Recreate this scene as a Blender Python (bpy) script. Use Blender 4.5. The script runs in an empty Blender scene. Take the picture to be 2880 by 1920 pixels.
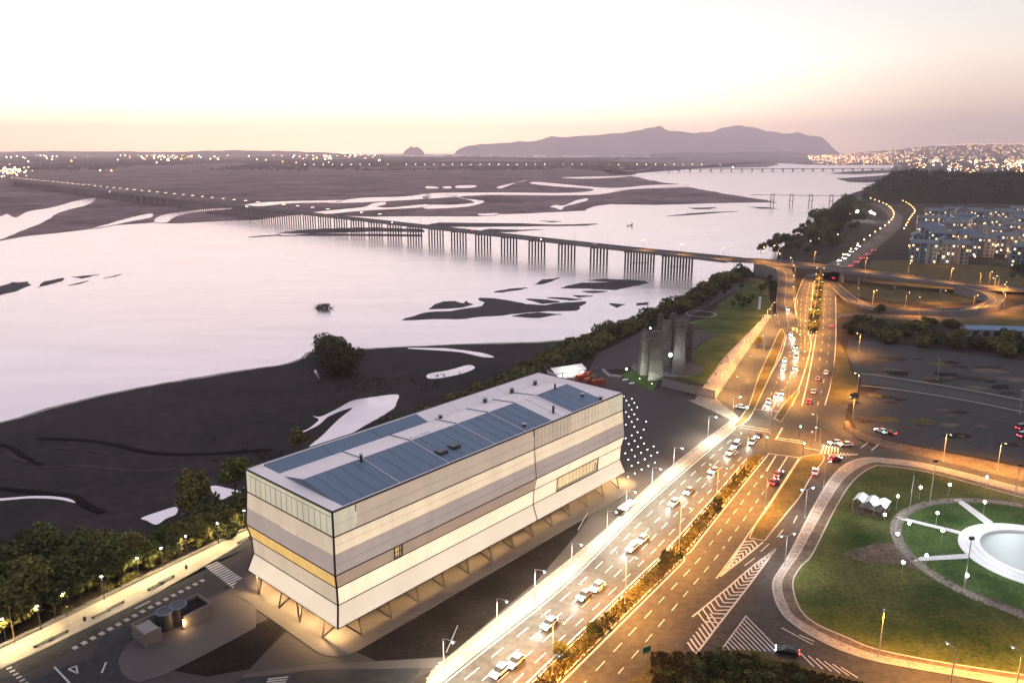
import bpy, bmesh, math, random
from mathutils import Vector, Matrix
from mathutils.noise import noise as pnoise
R = random.Random(7)
scene = bpy.context.scene
COL = scene.collection

# ------------------------------------------------------------------ camera
HCAM = 100.0
PITCH = math.atan((960 - 420) / 2180)
cd = bpy.data.cameras.new('camera'); cam = bpy.data.objects.new('camera', cd); COL.objects.link(cam)
cd.sensor_width = 36; cd.lens = 2180 / 2880 * 36; cd.clip_start = 1; cd.clip_end = 90000
cam.location = (0, 0, HCAM); cam.rotation_euler = (math.pi / 2 - PITCH, 0, 0)
scene.camera = cam

# ------------------------------------------------------------------ sky (dusk glow after sunset) and exposure
SUN_AZ = math.radians(-20)
world = bpy.data.worlds.new('World'); scene.world = world; world.use_nodes = True
nt = world.node_tree; nt.nodes.clear(); N = nt.nodes.new; L = nt.links.new
def mth(op, a, b=None, c=None, t=None):
    t = t or nt; n = t.nodes.new('ShaderNodeMath'); n.operation = op
    for i, v in enumerate((a, b, c)):
        if v is None: continue
        if isinstance(v, (int, float)): n.inputs[i].default_value = v
        else: t.links.new(v, n.inputs[i])
    return n.outputs[0]
def ramp(t, fac, stops, interp='LINEAR'):
    r = t.nodes.new('ShaderNodeValToRGB'); e = r.color_ramp; e.interpolation = interp
    while len(e.elements) < len(stops): e.elements.new(0.5)
    for el, (p, col) in zip(e.elements, stops):
        el.position = p; el.color = (*col, 1)
    t.links.new(fac, r.inputs[0]); return r.outputs[0]
tc = N('ShaderNodeTexCoord'); sep = N('ShaderNodeSeparateXYZ'); L(tc.outputs['Generated'], sep.inputs[0])
elev = mth('MAXIMUM', sep.outputs[2], 0.0)
hl = mth('SQRT', mth('ADD', mth('MULTIPLY', sep.outputs[0], sep.outputs[0]), mth('MULTIPLY', sep.outputs[1], sep.outputs[1])))
hl = mth('MAXIMUM', hl, 0.001)
caz = mth('DIVIDE', mth('ADD', mth('MULTIPLY', sep.outputs[0], math.sin(SUN_AZ)), mth('MULTIPLY', sep.outputs[1], math.cos(SUN_AZ))), hl)
glow = ramp(nt, elev, [(0, (3.6, 2.3, 1.40)), (.025, (3.0, 2.15, 1.36)), (.06, (2.4, 1.98, 1.50)), (.10, (2.0, 1.78, 1.56)), (.135, (1.28, 1.19, 1.13)),
                       (.18, (.86, .82, .84)), (.26, (.55, .51, .58)), (.40, (.53, .50, .60)), (1, (.56, .55, .64))])
side = ramp(nt, elev, [(0, (.86, .60, .56)), (.03, (.82, .61, .54)), (.06, (.92, .71, .57)), (.10, (.92, .81, .70)),
                       (.16, (.70, .72, .74)), (.28, (.62, .61, .67)), (.5, (.58, .57, .66)), (1, (.56, .55, .64))])
back = ramp(nt, elev, [(0, (.26, .22, .27)), (.10, (.34, .28, .35)), (.3, (.42, .40, .49)), (1, (.56, .55, .64))])
def mix(t, f, a, b):
    m = t.nodes.new('ShaderNodeMix'); m.data_type = 'RGBA'
    for i, v in ((0, f), (6, a), (7, b)):
        if isinstance(v, (int, float)): m.inputs[i].default_value = v
        elif isinstance(v, tuple): m.inputs[i].default_value = (*v, 1)
        else: t.links.new(v, m.inputs[i])
    return m.outputs[2]
def mrange(v, a, b, t=None, smooth=True):
    t = t or nt; n = t.nodes.new('ShaderNodeMapRange'); n.interpolation_type = 'SMOOTHSTEP' if smooth else 'LINEAR'
    n.inputs[1].default_value = a; n.inputs[2].default_value = b; t.links.new(v, n.inputs[0]); return n.outputs[0]
c1 = mix(nt, mrange(caz, .62, .99), side, glow)
c2 = mix(nt, mrange(caz, -.5, .55), back, c1)
sk = N('ShaderNodeTexSky'); sk.sky_type = 'NISHITA'; sk.sun_disc = False
sk.sun_elevation = math.radians(0.5); sk.sun_rotation = SUN_AZ
bgA = N('ShaderNodeBackground'); L(c2, bgA.inputs[0]); bgA.inputs[1].default_value = 1.25
bgB = N('ShaderNodeBackground'); L(sk.outputs[0], bgB.inputs[0]); bgB.inputs[1].default_value = 0.05
ad = N('ShaderNodeAddShader'); L(bgA.outputs[0], ad.inputs[0]); L(bgB.outputs[0], ad.inputs[1])
wo = N('ShaderNodeOutputWorld'); L(ad.outputs[0], wo.inputs[0])
vs = scene.view_settings; vs.view_transform = 'Standard'; vs.look = 'None'; vs.exposure = 0; vs.gamma = 1
cy = scene.cycles
cy.use_denoising = True; cy.max_bounces = 5; cy.diffuse_bounces = 2; cy.glossy_bounces = 3; cy.transmission_bounces = 3
cy.transparent_max_bounces = 6; cy.volume_bounces = 1; cy.caustics_reflective = False; cy.caustics_refractive = False
cy.sample_clamp_indirect = 3; cy.sample_clamp_direct = 0; cy.use_adaptive_sampling = True; cy.adaptive_threshold = 0.02
scene.render.use_persistent_data = False

# ------------------------------------------------------------------ helpers
_s, _c = math.sin(PITCH), math.cos(PITCH)
def W(px, py, z=0.0):
    """survey: a point of the plan read off the photograph (2352 px wide) where the line of sight meets height z"""
    u, v = px * 2880 / 2352, py * 2880 / 2352
    a, b = (u - 1440) / 2180, (v - 960) / 2180
    dy, dz = _c - b * _s, -_s - b * _c
    k = (z - HCAM) / dz
    return Vector((a * k, dy * k, z))
def crop(ox, oy, s=.25):
    return lambda pts, z=0.0: [W(ox + s * x, oy + s * y, z) for x, y in pts]
def WP(pts, z=0.0): return [W(x, y, z) for x, y in pts]
cA = crop(0, 310.3, 1 / 3); cF = crop(980, 261.3, 1 / 3); cB = crop(653.3, 457.3, .41667); cC = crop(490, 424.7, .2083)
cT = crop(1372, 669.6, .16667); c00 = crop(0, 1176); c06 = crop(490, 800.3); c12 = crop(980, 800.3); cS = crop(490, 1143.3)
cR1 = crop(980, 1176); cE = crop(1470, 882); cG = crop(1470, 1176); cM = crop(1764, 1176); cX = crop(1764, 882)
cN = crop(1372, 539); cO = crop(1764, 539); cH = crop(1764, 277.7); cQ = crop(0, 653.3, .38195); cZ = crop(490, 1347.5)

def cr(pts, n=6, closed=False):
    """Catmull-Rom through the points"""
    P = [Vector(p) for p in pts]; m = len(P); out = []
    for i in range(m if closed else m - 1):
        p0 = P[(i - 1) % m] if closed or i > 0 else P[0]
        p1, p2 = P[i], P[(i + 1) % m]
        p3 = P[(i + 2) % m] if closed or i + 2 < m else P[-1]
        for k in range(n):
            t = k / n
            out.append(.5 * ((2 * p1) + (p2 - p0) * t + (2 * p0 - 5 * p1 + 4 * p2 - p3) * t * t + (3 * p1 - p0 - 3 * p2 + p3) * t ** 3))
    if not closed: out.append(P[-1])
    return out
def resample(pts, step):
    P = [Vector(p) for p in pts]; out = [P[0].copy()]; carry = 0
    for a, b in zip(P, P[1:]):
        d = (b - a).length
        if d < 1e-6: continue
        s = step - carry
        while s <= d:
            out.append(a.lerp(b, s / d)); s += step
        carry = d - (s - step)
    return out
def ragged(pts, amp, n=5, f=.05):
    """closed shoreline with a natural uneven edge"""
    P = [Vector(p) for p in pts]; out = []
    for i in range(len(P)):
        a, b = P[i], P[(i + 1) % len(P)]; d = b - a; nn = Vector((-d.y, d.x, 0))
        if nn.length > 1e-6: nn.normalize()
        l = d.length; am = min(amp, l * .07)
        for k in range(n):
            q = a.lerp(b, k / n); w = 0 if k == 0 else 1
            out.append(q + nn * w * am * pnoise(Vector((q.x * f, q.y * f, 3.3))) * 2)
    return out
def normal2(a, b):
    d = (b - a); n = Vector((-d.y, d.x, 0)); n.normalize(); return n
def offset(pts, d):
    P = [Vector(p) for p in pts]; out = []
    for i in range(len(P)):
        a = P[max(0, i - 1)]; b = P[min(len(P) - 1, i + 1)]
        out.append(P[i] + normal2(a, b) * d)
    return out
def atz(pts, z): return [Vector((p[0], p[1], z)) for p in pts]

class MB:
    """collects faces, then builds one mesh"""
    def __init__(s): s.v = []; s.f = []; s.m = []
    def add(s, vs, fs, mi=0):
        o = len(s.v); s.v += [tuple(v) for v in vs]
        for f in fs: s.f.append(tuple(i + o for i in f)); s.m.append(mi)
        return s
    def poly(s, pts, mi=0):
        pts = [Vector(p) for p in pts]
        ar = sum(a.x * b.y - b.x * a.y for a, b in zip(pts, pts[1:] + pts[:1]))
        if ar < 0: pts = pts[::-1]
        return s.add(pts, [tuple(range(len(pts)))], mi)
    def quad(s, a, b, c, d, mi=0): return s.add([a, b, c, d], [(0, 1, 2, 3)], mi)
    def prism(s, pts, z0, z1, mi=0, top=True, bottom=False):
        pts = [Vector(p) for p in pts]
        ar = sum(a.x * b.y - b.x * a.y for a, b in zip(pts, pts[1:] + pts[:1]))
        if ar < 0: pts = pts[::-1]
        n = len(pts); vs = [(p.x, p.y, z0) for p in pts] + [(p.x, p.y, z1) for p in pts]
        fs = [(i, (i + 1) % n, n + (i + 1) % n, n + i) for i in range(n)]
        if top: fs.append(tuple(range(n, 2 * n)))
        if bottom: fs.append(tuple(range(n - 1, -1, -1)))
        return s.add(vs, fs, mi)
    def box(s, c, d, rz=0, mi=0, rx=0, ry=0):
        M = Matrix.Translation(c) @ Matrix.Rotation(rz, 4, 'Z') @ Matrix.Rotation(ry, 4, 'Y') @ Matrix.Rotation(rx, 4, 'X')
        x, y, z = d[0] / 2, d[1] / 2, d[2] / 2
        vs = [M @ Vector(p) for p in ((-x, -y, -z), (x, -y, -z), (x, y, -z), (-x, y, -z), (-x, -y, z), (x, -y, z), (x, y, z), (-x, y, z))]
        return s.add(vs, [(3, 2, 1, 0), (4, 5, 6, 7), (0, 1, 5, 4), (1, 2, 6, 5), (2, 3, 7, 6), (3, 0, 4, 7)], mi)
    def tube(s, a, b, r0, r1=None, n=8, mi=0, caps=True):
        r1 = r0 if r1 is None else r1; a, b = Vector(a), Vector(b); d = (b - a).normalized()
        u = d.orthogonal().normalized(); w = d.cross(u)
        vs = []
        for p, r in ((a, r0), (b, r1)):
            for k in range(n):
                t = 2 * math.pi * k / n; vs.append(p + (u * math.cos(t) + w * math.sin(t)) * r)
        fs = [(k, (k + 1) % n, n + (k + 1) % n, n + k) for k in range(n)]
        if caps: fs += [tuple(range(n - 1, -1, -1)), tuple(range(n, 2 * n))]
        return s.add(vs, fs, mi)
    def path(s, pts, r, n=6, mi=0):
        for a, b in zip(pts, pts[1:]): s.tube(a, b, r, r, n, mi)
        return s
    def lathe(s, prof, n=16, c=(0, 0, 0), mi=0):
        vs = []
        for r, z in prof:
            for k in range(n):
                t = 2 * math.pi * k / n; vs.append((c[0] + r * math.cos(t), c[1] + r * math.sin(t), c[2] + z))
        fs = []
        for j in range(len(prof) - 1):
            for k in range(n):
                fs.append((j * n + k, j * n + (k + 1) % n, (j + 1) * n + (k + 1) % n, (j + 1) * n + k))
        if prof[0][0] > 1e-4: fs.append(tuple(range(n - 1, -1, -1)))
        if prof[-1][0] > 1e-4: fs.append(tuple((len(prof) - 1) * n + k for k in range(n)))
        return s.add(vs, fs, mi)
    def ball(s, c, r, n=10, m=6, mi=0):
        return s.lathe([(max(1e-5, r * math.sin(math.pi * j / m)), -r * math.cos(math.pi * j / m)) for j in range(m + 1)], n, c, mi)
    def ribbon(s, l, r, mi=0):
        n = len(l); vs = list(l) + list(r)
        return s.add(vs, [(i + n, i + 1 + n, i + 1, i) for i in range(n - 1)], mi)
    def mesh(s, name, mats, smooth=False, org=None):
        me = bpy.data.meshes.new(name)
        vs = s.v if org is None else [(v[0] - org[0], v[1] - org[1], v[2] - org[2]) for v in s.v]
        me.from_pydata(vs, [], s.f)
        for m in (mats if isinstance(mats, (list, tuple)) else [mats]): me.materials.append(m)
        if len(me.materials) > 1: me.polygons.foreach_set('material_index', s.m)
        if smooth: me.polygons.foreach_set('use_smooth', [True] * len(me.polygons))
        me.update(); return me
    def build(s, name, mats, parent=None, smooth=False, org=None, **tags):
        """one object; org = world point used as its origin (world-space vertices)"""
        if parent is not None and org is True: org = parent.location
        me = s.mesh(name, mats, smooth, org); o = bpy.data.objects.new(name, me); COL.objects.link(o)
        if parent is not None: o.parent = parent
        elif org is not None: o.location = org
        for k, v in tags.items(): o[k] = v
        return o
def struct(name, mb, mat, **k): return mb.build(name, mat, kind='structure', **k)
def sheet(name, pts, mat, z=None, **k):
    return struct(name, MB().poly(pts if z is None else atz(pts, z)), mat, **k)
def thing(name, label, cat, loc=(0, 0, 0), rz=0, group=None, scale=None):
    o = bpy.data.objects.new(name, None); o.empty_display_size = .5; COL.objects.link(o)
    o.location = loc; o.rotation_euler = (0, 0, rz); o['label'] = label; o['category'] = cat
    if group: o['group'] = group
    if scale: o.scale = scale if hasattr(scale, '__len__') else (scale,) * 3
    return o
def put(proto, name, label, cat, loc, rz=0, group=None, scale=None):
    """a thing from shared part data: proto = [(part name, data, local location, index of parent part or None)]"""
    root = thing(name, label, cat, loc, rz, group, scale); made = []
    for pn, data, lo, pi in proto:
        o = bpy.data.objects.new(pn, data); COL.objects.link(o); o.parent = root if pi is None else made[pi]
        if isinstance(lo, tuple) and len(lo) == 2 and hasattr(lo[0], '__len__'): o.location = lo[0]; o.rotation_euler = lo[1]
        else: o.location = lo
        made.append(o)
    return root
def single(me, name, label, cat, loc, rz=0, group=None, scale=None):
    o = bpy.data.objects.new(name, me); COL.objects.link(o); o.location = loc; o.rotation_euler = (0, 0, rz)
    o['label'] = label; o['category'] = cat
    if group: o['group'] = group
    if scale: o.scale = scale if hasattr(scale, '__len__') else (scale,) * 3
    return o

# ------------------------------------------------------------------ materials
def mat(name, col, rough=.8, var=.25, scale=.3, spec=.3, metal=0, col2=None, bump=0, fine=0, detail=6):
    """principled with two scales of noise in the base colour"""
    m = bpy.data.materials.new(name); m.use_nodes = True; t = m.node_tree; b = t.nodes['Principled BSDF']
    b.inputs['Roughness'].default_value = rough; b.inputs['Metallic'].default_value = metal
    b.inputs['Specular IOR Level'].default_value = spec
    if var or col2:
        g = t.nodes.new('ShaderNodeNewGeometry'); n = t.nodes.new('ShaderNodeTexNoise')
        n.inputs['Scale'].default_value = scale; n.inputs['Detail'].default_value = detail; n.inputs['Roughness'].default_value = .65
        t.links.new(g.outputs['Position'], n.inputs['Vector'])
        a = tuple(c * (1 - var) for c in col); d = col2 or tuple(min(1, c * (1 + var)) for c in col)
        r = ramp(t, n.outputs[0], [(.32, a), (.68, d)])
        if fine:
            n2 = t.nodes.new('ShaderNodeTexNoise'); n2.inputs['Scale'].default_value = fine; n2.inputs['Detail'].default_value = 3
            t.links.new(g.outputs['Position'], n2.inputs['Vector'])
            mm = t.nodes.new('ShaderNodeMix'); mm.data_type = 'RGBA'; mm.blend_type = 'MULTIPLY'; mm.inputs[0].default_value = 1
            t.links.new(r, mm.inputs[6]); t.links.new(ramp(t, n2.outputs[0], [(.3, (.6, .6, .6)), (.7, (1.3, 1.3, 1.3))]), mm.inputs[7]); r = mm.outputs[2]
        t.links.new(r, b.inputs['Base Color'])
        if bump:
            bp = t.nodes.new('ShaderNodeBump'); bp.inputs['Strength'].default_value = bump; bp.inputs['Distance'].default_value = .3
            t.links.new(n.outputs[0], bp.inputs['Height']); t.links.new(bp.outputs[0], b.inputs['Normal'])
    else: b.inputs['Base Color'].default_value = (*col, 1)
    return m
def emit(name, col, strength, base=(.5, .5, .5), sample=True, rough=.5):
    m = bpy.data.materials.new(name); m.use_nodes = True; b = m.node_tree.nodes['Principled BSDF']
    b.inputs['Base Color'].default_value = (*base, 1); b.inputs['Emission Color'].default_value = (*col, 1)
    b.inputs['Emission Strength'].default_value = strength; b.inputs['Roughness'].default_value = rough
    m.cycles.emission_sampling = 'AUTO' if sample else 'NONE'
    return m
M = {}
M['sand'] = mat('wet_sand', (.0095, .0078, .0095), .8, .25, .016, .12, col2=(.034, .0255, .027), fine=.25)
M['wet'] = mat('wet_margin', (.012, .010, .012), .22, .3, .05, .6)
M['sandbar'] = mat('river_sand', (.030, .023, .028), .8, .2, .03, .2)
M['plain'] = mat('marsh_plain', (.17, .11, .112), .9, .6, .005, .1, fine=.03)  # raised pale and warm: distance haze put into the base colour
M['ground'] = mat('dry_ground', (.034, .026, .020), .9, .35, .03, .1, fine=.5)
M['bank'] = mat('bank_soil', (.045, .038, .028), .95, .4, .1, .1, fine=.8)
M['asphalt'] = mat('asphalt', (.038, .034, .031), .7, .16, .07, .3, fine=.6)
M['asphalt_dark'] = mat('new_asphalt', (.027, .0255, .028), .75, .15, .08, .3, fine=.6)
M['line'] = mat('road_paint', (.46, .45, .43), .6, .18, .6, .3)
M['plaza'] = mat('plaza_concrete', (.052, .043, .042), .8, .12, .05, .25)
M['plaza2'] = mat('plaza_concrete_pale', (.085, .073, .071), .8, .1, .08, .25)
M['mulch'] = mat('planting_bed', (.016, .012, .011), .95, .3, .12, .1, fine=.9)
M['pave'] = mat('pale_paving', (.21, .19, .165), .75, .14, .3, .3, fine=1.4)
M['promenade'] = mat('promenade_paving', (.36, .32, .26), .75, .12, .2, .3)
M['slab'] = mat('concrete_slab', (.27, .24, .21), .8, .14, .4, .25, fine=1.5)
M['kerb'] = mat('kerb_concrete', (.38, .35, .31), .8, .12, .8)
M['lawn'] = mat('lawn', (.036, .085, .013), .95, .45, .045, .1, col2=(.120, .118, .038), fine=1.1, bump=.3)
M['lawn2'] = mat('watered_lawn', (.055, .12, .03), .95, .35, .12, .1, col2=(.10, .155, .045), fine=1.3, bump=.3)
M['drygrass'] = mat('dry_grass', (.10, .085, .03), .95, .4, .12, .1, col2=(.13, .10, .045), fine=1.2, bump=.3)
M['earth'] = mat('bare_earth', (.13, .10, .075), .95, .3, .2, .1, fine=1.0)
M['pine'] = mat('pine_foliage', (.010, .012, .010), .95, .4, .05, .05, col2=(.022, .024, .020))
M['block'] = mat('render_beige', (.20, .165, .14), .85, .1, .3, .2)
M['concrete'] = mat('concrete', (.27, .25, .235), .85, .16, .5, .2)
M['memorial'] = mat('memorial_concrete', (.12, .108, .10), .85, .3, .3, .2, fine=1.5)
M['bridge'] = mat('bridge_concrete', (.22, .19, .18), .85, .15, .2, .2)
M['steel'] = mat('galvanised_steel', (.45, .45, .45), .45, 0, 1, .5, metal=.6)
M['dark_steel'] = mat('dark_steel', (.035, .034, .036), .5, 0, 1, .5)
M['frame'] = mat('dark_frame', (.03, .028, .032), .5, 0, 1, .4)
M['white'] = mat('white_paint', (.75, .75, .74), .6, .05, .7)
M['roofblue'] = mat('roof_membrane_grey', (.10, .155, .225), .5, .07, .06, .4)
M['roofwhite'] = mat('roof_membrane_white', (.78, .70, .70), .6, .05, .1, .35)
M['bark'] = mat('bark', (.06, .05, .04), .95, .3, 2)
M['glass'] = mat('dark_glass', (.02, .022, .026), .08, 0, 1, .8)
M['tyre'] = mat('tyre', (.02, .02, .02), .9, 0)
M['rust'] = mat('rusty_red', (.28, .06, .03), .8, .3, 1.2)
M['bluesheet'] = mat('blue_roof_sheet', (.12, .20, .30), .55, .12, .3)
M['bluepaint'] = mat('blue_plastic', (.03, .12, .5), .4, 0)
M['green_sign'] = mat('green_sign', (.01, .14, .07), .5, 0)
M['basin'] = mat('basin_floor', (.40, .44, .41), .5, .08, .12, .4)
M['rim'] = mat('white_rim', (.78, .78, .77), .6, .04, .6)
M['wood'] = mat('warm_timber', (.32, .19, .08), .7, .3, 1.2)
M['leaf'] = [mat('foliage_%s' % n, c, .85, .45, .5, .15, col2=d, fine=2.2) for n, c, d in
             (('olive', (.085, .088, .024), (.23, .205, .062)), ('dark', (.045, .054, .020), (.130, .135, .050)),
              ('green', (.064, .090, .020), (.19, .205, .055)), ('brown', (.050, .041, .024), (.105, .084, .042)))]
M['water'] = bpy.data.materials.new('river_water'); M['water'].use_nodes = True
def water():
    t = M['water'].node_tree; t.nodes.clear(); n = t.nodes.new
    g = n('ShaderNodeNewGeometry'); mp = n('ShaderNodeMapping'); mp.inputs['Scale'].default_value = (.012, .05, .05); mp.inputs['Rotation'].default_value = (0, 0, .35)
    t.links.new(g.outputs['Position'], mp.inputs[0])
    no = n('ShaderNodeTexNoise'); no.inputs['Scale'].default_value = 1; no.inputs['Detail'].default_value = 5; t.links.new(mp.outputs[0], no.inputs['Vector'])
    n2 = n('ShaderNodeTexNoise'); n2.inputs['Scale'].default_value = .6; n2.inputs['Detail'].default_value = 3; t.links.new(g.outputs['Position'], n2.inputs['Vector'])
    bp = n('ShaderNodeBump'); bp.inputs['Strength'].default_value = .3; bp.inputs['Distance'].default_value = .10
    t.links.new(n2.outputs[0], bp.inputs['Height'])
    gl = n('ShaderNodeBsdfGlossy'); t.links.new(ramp(t, no.outputs[0], [(.3, (.87, .825, .865)), (.7, (.96, .91, .945))]), gl.inputs[0])
    t.links.new(mth('MULTIPLY_ADD', no.outputs[0], .11, .165, t), gl.inputs['Roughness']); t.links.new(bp.outputs[0], gl.inputs['Normal'])
    di = n('ShaderNodeBsdfDiffuse'); di.inputs[0].default_value = (.20, .17, .18, 1)
    mx = n('ShaderNodeMixShader'); mx.inputs[0].default_value = .90
    t.links.new(di.outputs[0], mx.inputs[1]); t.links.new(gl.outputs[0], mx.inputs[2])
    o = n('ShaderNodeOutputMaterial'); t.links.new(mx.outputs[0], o.inputs[0])
water()
WARM = (1.0, .76, .42); SOD = (1.0, .42, .07); LED = (1.0, .90, .66); COOL = (.93, .97, 1.0)
M['town_sod'] = emit('sodium_globe', (1, .46, .13), 14, sample=False); M['town_white'] = emit('white_globe', (1, .86, .66), 7, sample=False); M['dot'] = emit('ground_light_lens', (.95, .96, 1), 9, sample=False)
M['lamp_sod'] = emit('sodium_lamp_lens', (1, .62, .24), 40, sample=False)
M['lamp_led'] = emit('led_lamp_lens', (1, .95, .85), 60, sample=False)
M['lamp_cool'] = emit('cool_lamp_lens', (.92, .97, 1), 70, sample=False)
M['far_warm'] = emit('far_lamp_warm', (1, .45, .15), 16, sample=False)
M['far_white'] = emit('far_lamp_white', (1, .76, .50), 16, sample=False)
M['far_cool'] = emit('far_lamp_cool', (.8, .92, 1), 16, sample=False)
M['head'] = emit('headlight_lens', (1, .96, .88), 45, sample=False)
M['tail'] = emit('tail_light_lens', (1, .03, .04), 14, sample=False)
M['green_light'] = emit('green_signal', (.1, 1, .55), 22, sample=False)
M['red_light'] = emit('red_signal', (1, .04, .03), 22, sample=False)
M['win_lit'] = emit('lit_window', (1, .68, .32), 2.2, sample=False)
M['win_lit2'] = emit('lit_window_pale', (1, .9, .75), 2.2, sample=False)
M['win_dark'] = mat('window_glass', (.03, .035, .045), .15, 0, 1, .6)

_lights = {}
def lamp_data(key, typ, col, power, size=.4, spot=None, blend=.8):
    if key not in _lights:
        d = bpy.data.lights.new(key, typ); d.color = col; d.energy = power; d.shadow_soft_size = size
        if typ == 'SPOT': d.spot_size = math.radians(spot); d.spot_blend = blend
        _lights[key] = d
    return _lights[key]
def add_light(parent, data, loc, rot=(0, 0, 0)):
    o = bpy.data.objects.new('lamp_light', data); COL.objects.link(o); o.location = loc; o.rotation_euler = rot
    if parent is not None: o.parent = parent
    return o
# ================================================================== SETTING
ZW = -6.0; ZS = -5.55
# water to the horizon
wb = MB(); FAR = 20500
wb.quad((-30000, -400, ZW), (30000, -400, ZW), (30000, FAR, ZW), (-30000, FAR, ZW)); struct('water', wb, M['water'])
# low far shore left of the river (marsh plain)
plain = WP([(-900, 640), (-300, 600), (0, 552), (67, 540), (147, 532), (213, 524), (250, 517), (353, 510), (400, 512), (490, 508), (594, 504),
            (650, 496), (698, 492), (760, 493), (860, 497), (980, 496), (1100, 496), (1147, 491), (1250, 487), (1347, 483), (1372, 472), (1400, 468), (1513, 470),
            (1647, 466), (1764, 464), (1786, 466), (1764, 460), (1647, 441), (1580, 430), (1500, 433), (1430, 437), (1500, 430), (1577, 424.8), (1513, 418), (1470, 408), (1447, 404.6),
            (1462, 399), (1480, 394.6), (1500, 389.6), (1600, 387), (1764, 384), (1790, 378), (1770, 370), (1830, 362), (1850, 357)], ZS)
plain = ragged(plain, 14, 5, .01)
plain += [Vector((3900, 9800, ZS)), Vector((2400, 10600, ZS)), Vector((600, 11000, ZS)), Vector((-900, 11800, ZS)), Vector((-2600, 13400, ZS)), Vector((-14000, 13600, ZS)), Vector((-14000, 1200, ZS))]
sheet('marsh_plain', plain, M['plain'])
def chan(name, pts, z=ZS + .12, amp=3, f=.03): return sheet(name, ragged(cr(atz(pts, z), 4, True), amp * .6, 2, f), M['water'])
chan('river_channel', cA([(-300, 800), (-300, 640), (0, 560), (50, 545), (110, 568), (200, 525), (330, 505), (430, 480), (520, 455), (650, 433), (656, 445), (600, 482), (420, 530), (300, 600), (150, 660), (0, 720)], ZS))
chan('river_channel', cA([(1650, 488), (1720, 475), (1800, 465), (2000, 455), (2200, 452), (2352, 448), (2352, 462), (2200, 466), (2010, 470), (1800, 490)], ZS))
chan('river_channel', cC([(1280, 195), (1500, 160), (1700, 140), (2100, 130), (2352, 100), (2352, 150), (1800, 185), (1400, 200)], ZS))
chan('river_channel', cC([(1060, 312), (1200, 290), (1500, 262), (1680, 240), (1760, 205), (1880, 190), (1900, 215), (1800, 238), (1950, 250), (2352, 215), (2352, 245), (1700, 282), (1300, 318), (1100, 330)], ZS))
chan('river_channel', cF([(0, 555), (100, 546), (500, 543), (1000, 545), (1150, 520), (880, 500), (720, 482), (740, 470), (880, 480), (1130, 503), (1300, 512), (1550, 492), (1790, 488), (1750, 502), (1400, 522), (1200, 555), (900, 563), (400, 560), (0, 585)], ZS))
chan('river_channel', cF([(0, 628), (150, 628), (250, 622), (330, 608), (200, 572), (120, 560), (200, 562), (260, 585), (390, 600), (370, 620), (260, 642), (0, 655)], ZS))
chan('river_channel', cF([(850, 642), (890, 628), (945, 632), (1040, 595), (1110, 583), (1105, 598), (1040, 617), (950, 640), (930, 662), (890, 650)], ZS))
chan('river_channel', cF([(930, 440), (1080, 435), (1300, 430), (1440, 425), (1300, 440), (1080, 448)], ZS))
chan('river_channel', cA([(640, 642), (760, 608), (900, 570), (1040, 540), (1040, 568), (900, 595), (740, 628)], ZS))
chan('river_channel', cA([(1070, 575), (1150, 545), (1330, 520), (1500, 505), (1600, 508), (1330, 535), (1200, 565), (1150, 602), (1070, 600)], ZS))
for a in ([(0, 500), (75, 505), (75, 514), (0, 514)], [(115, 502), (168, 502), (165, 514), (118, 514)], [(208, 496), (332, 494), (330, 508), (212, 512)], [(500, 500), (690, 460), (640, 468), (520, 512)], [(360, 690), (490, 686), (470, 698), (370, 700)]):
    chan('marsh_pool', cF(a, ZS), amp=1)
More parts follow.
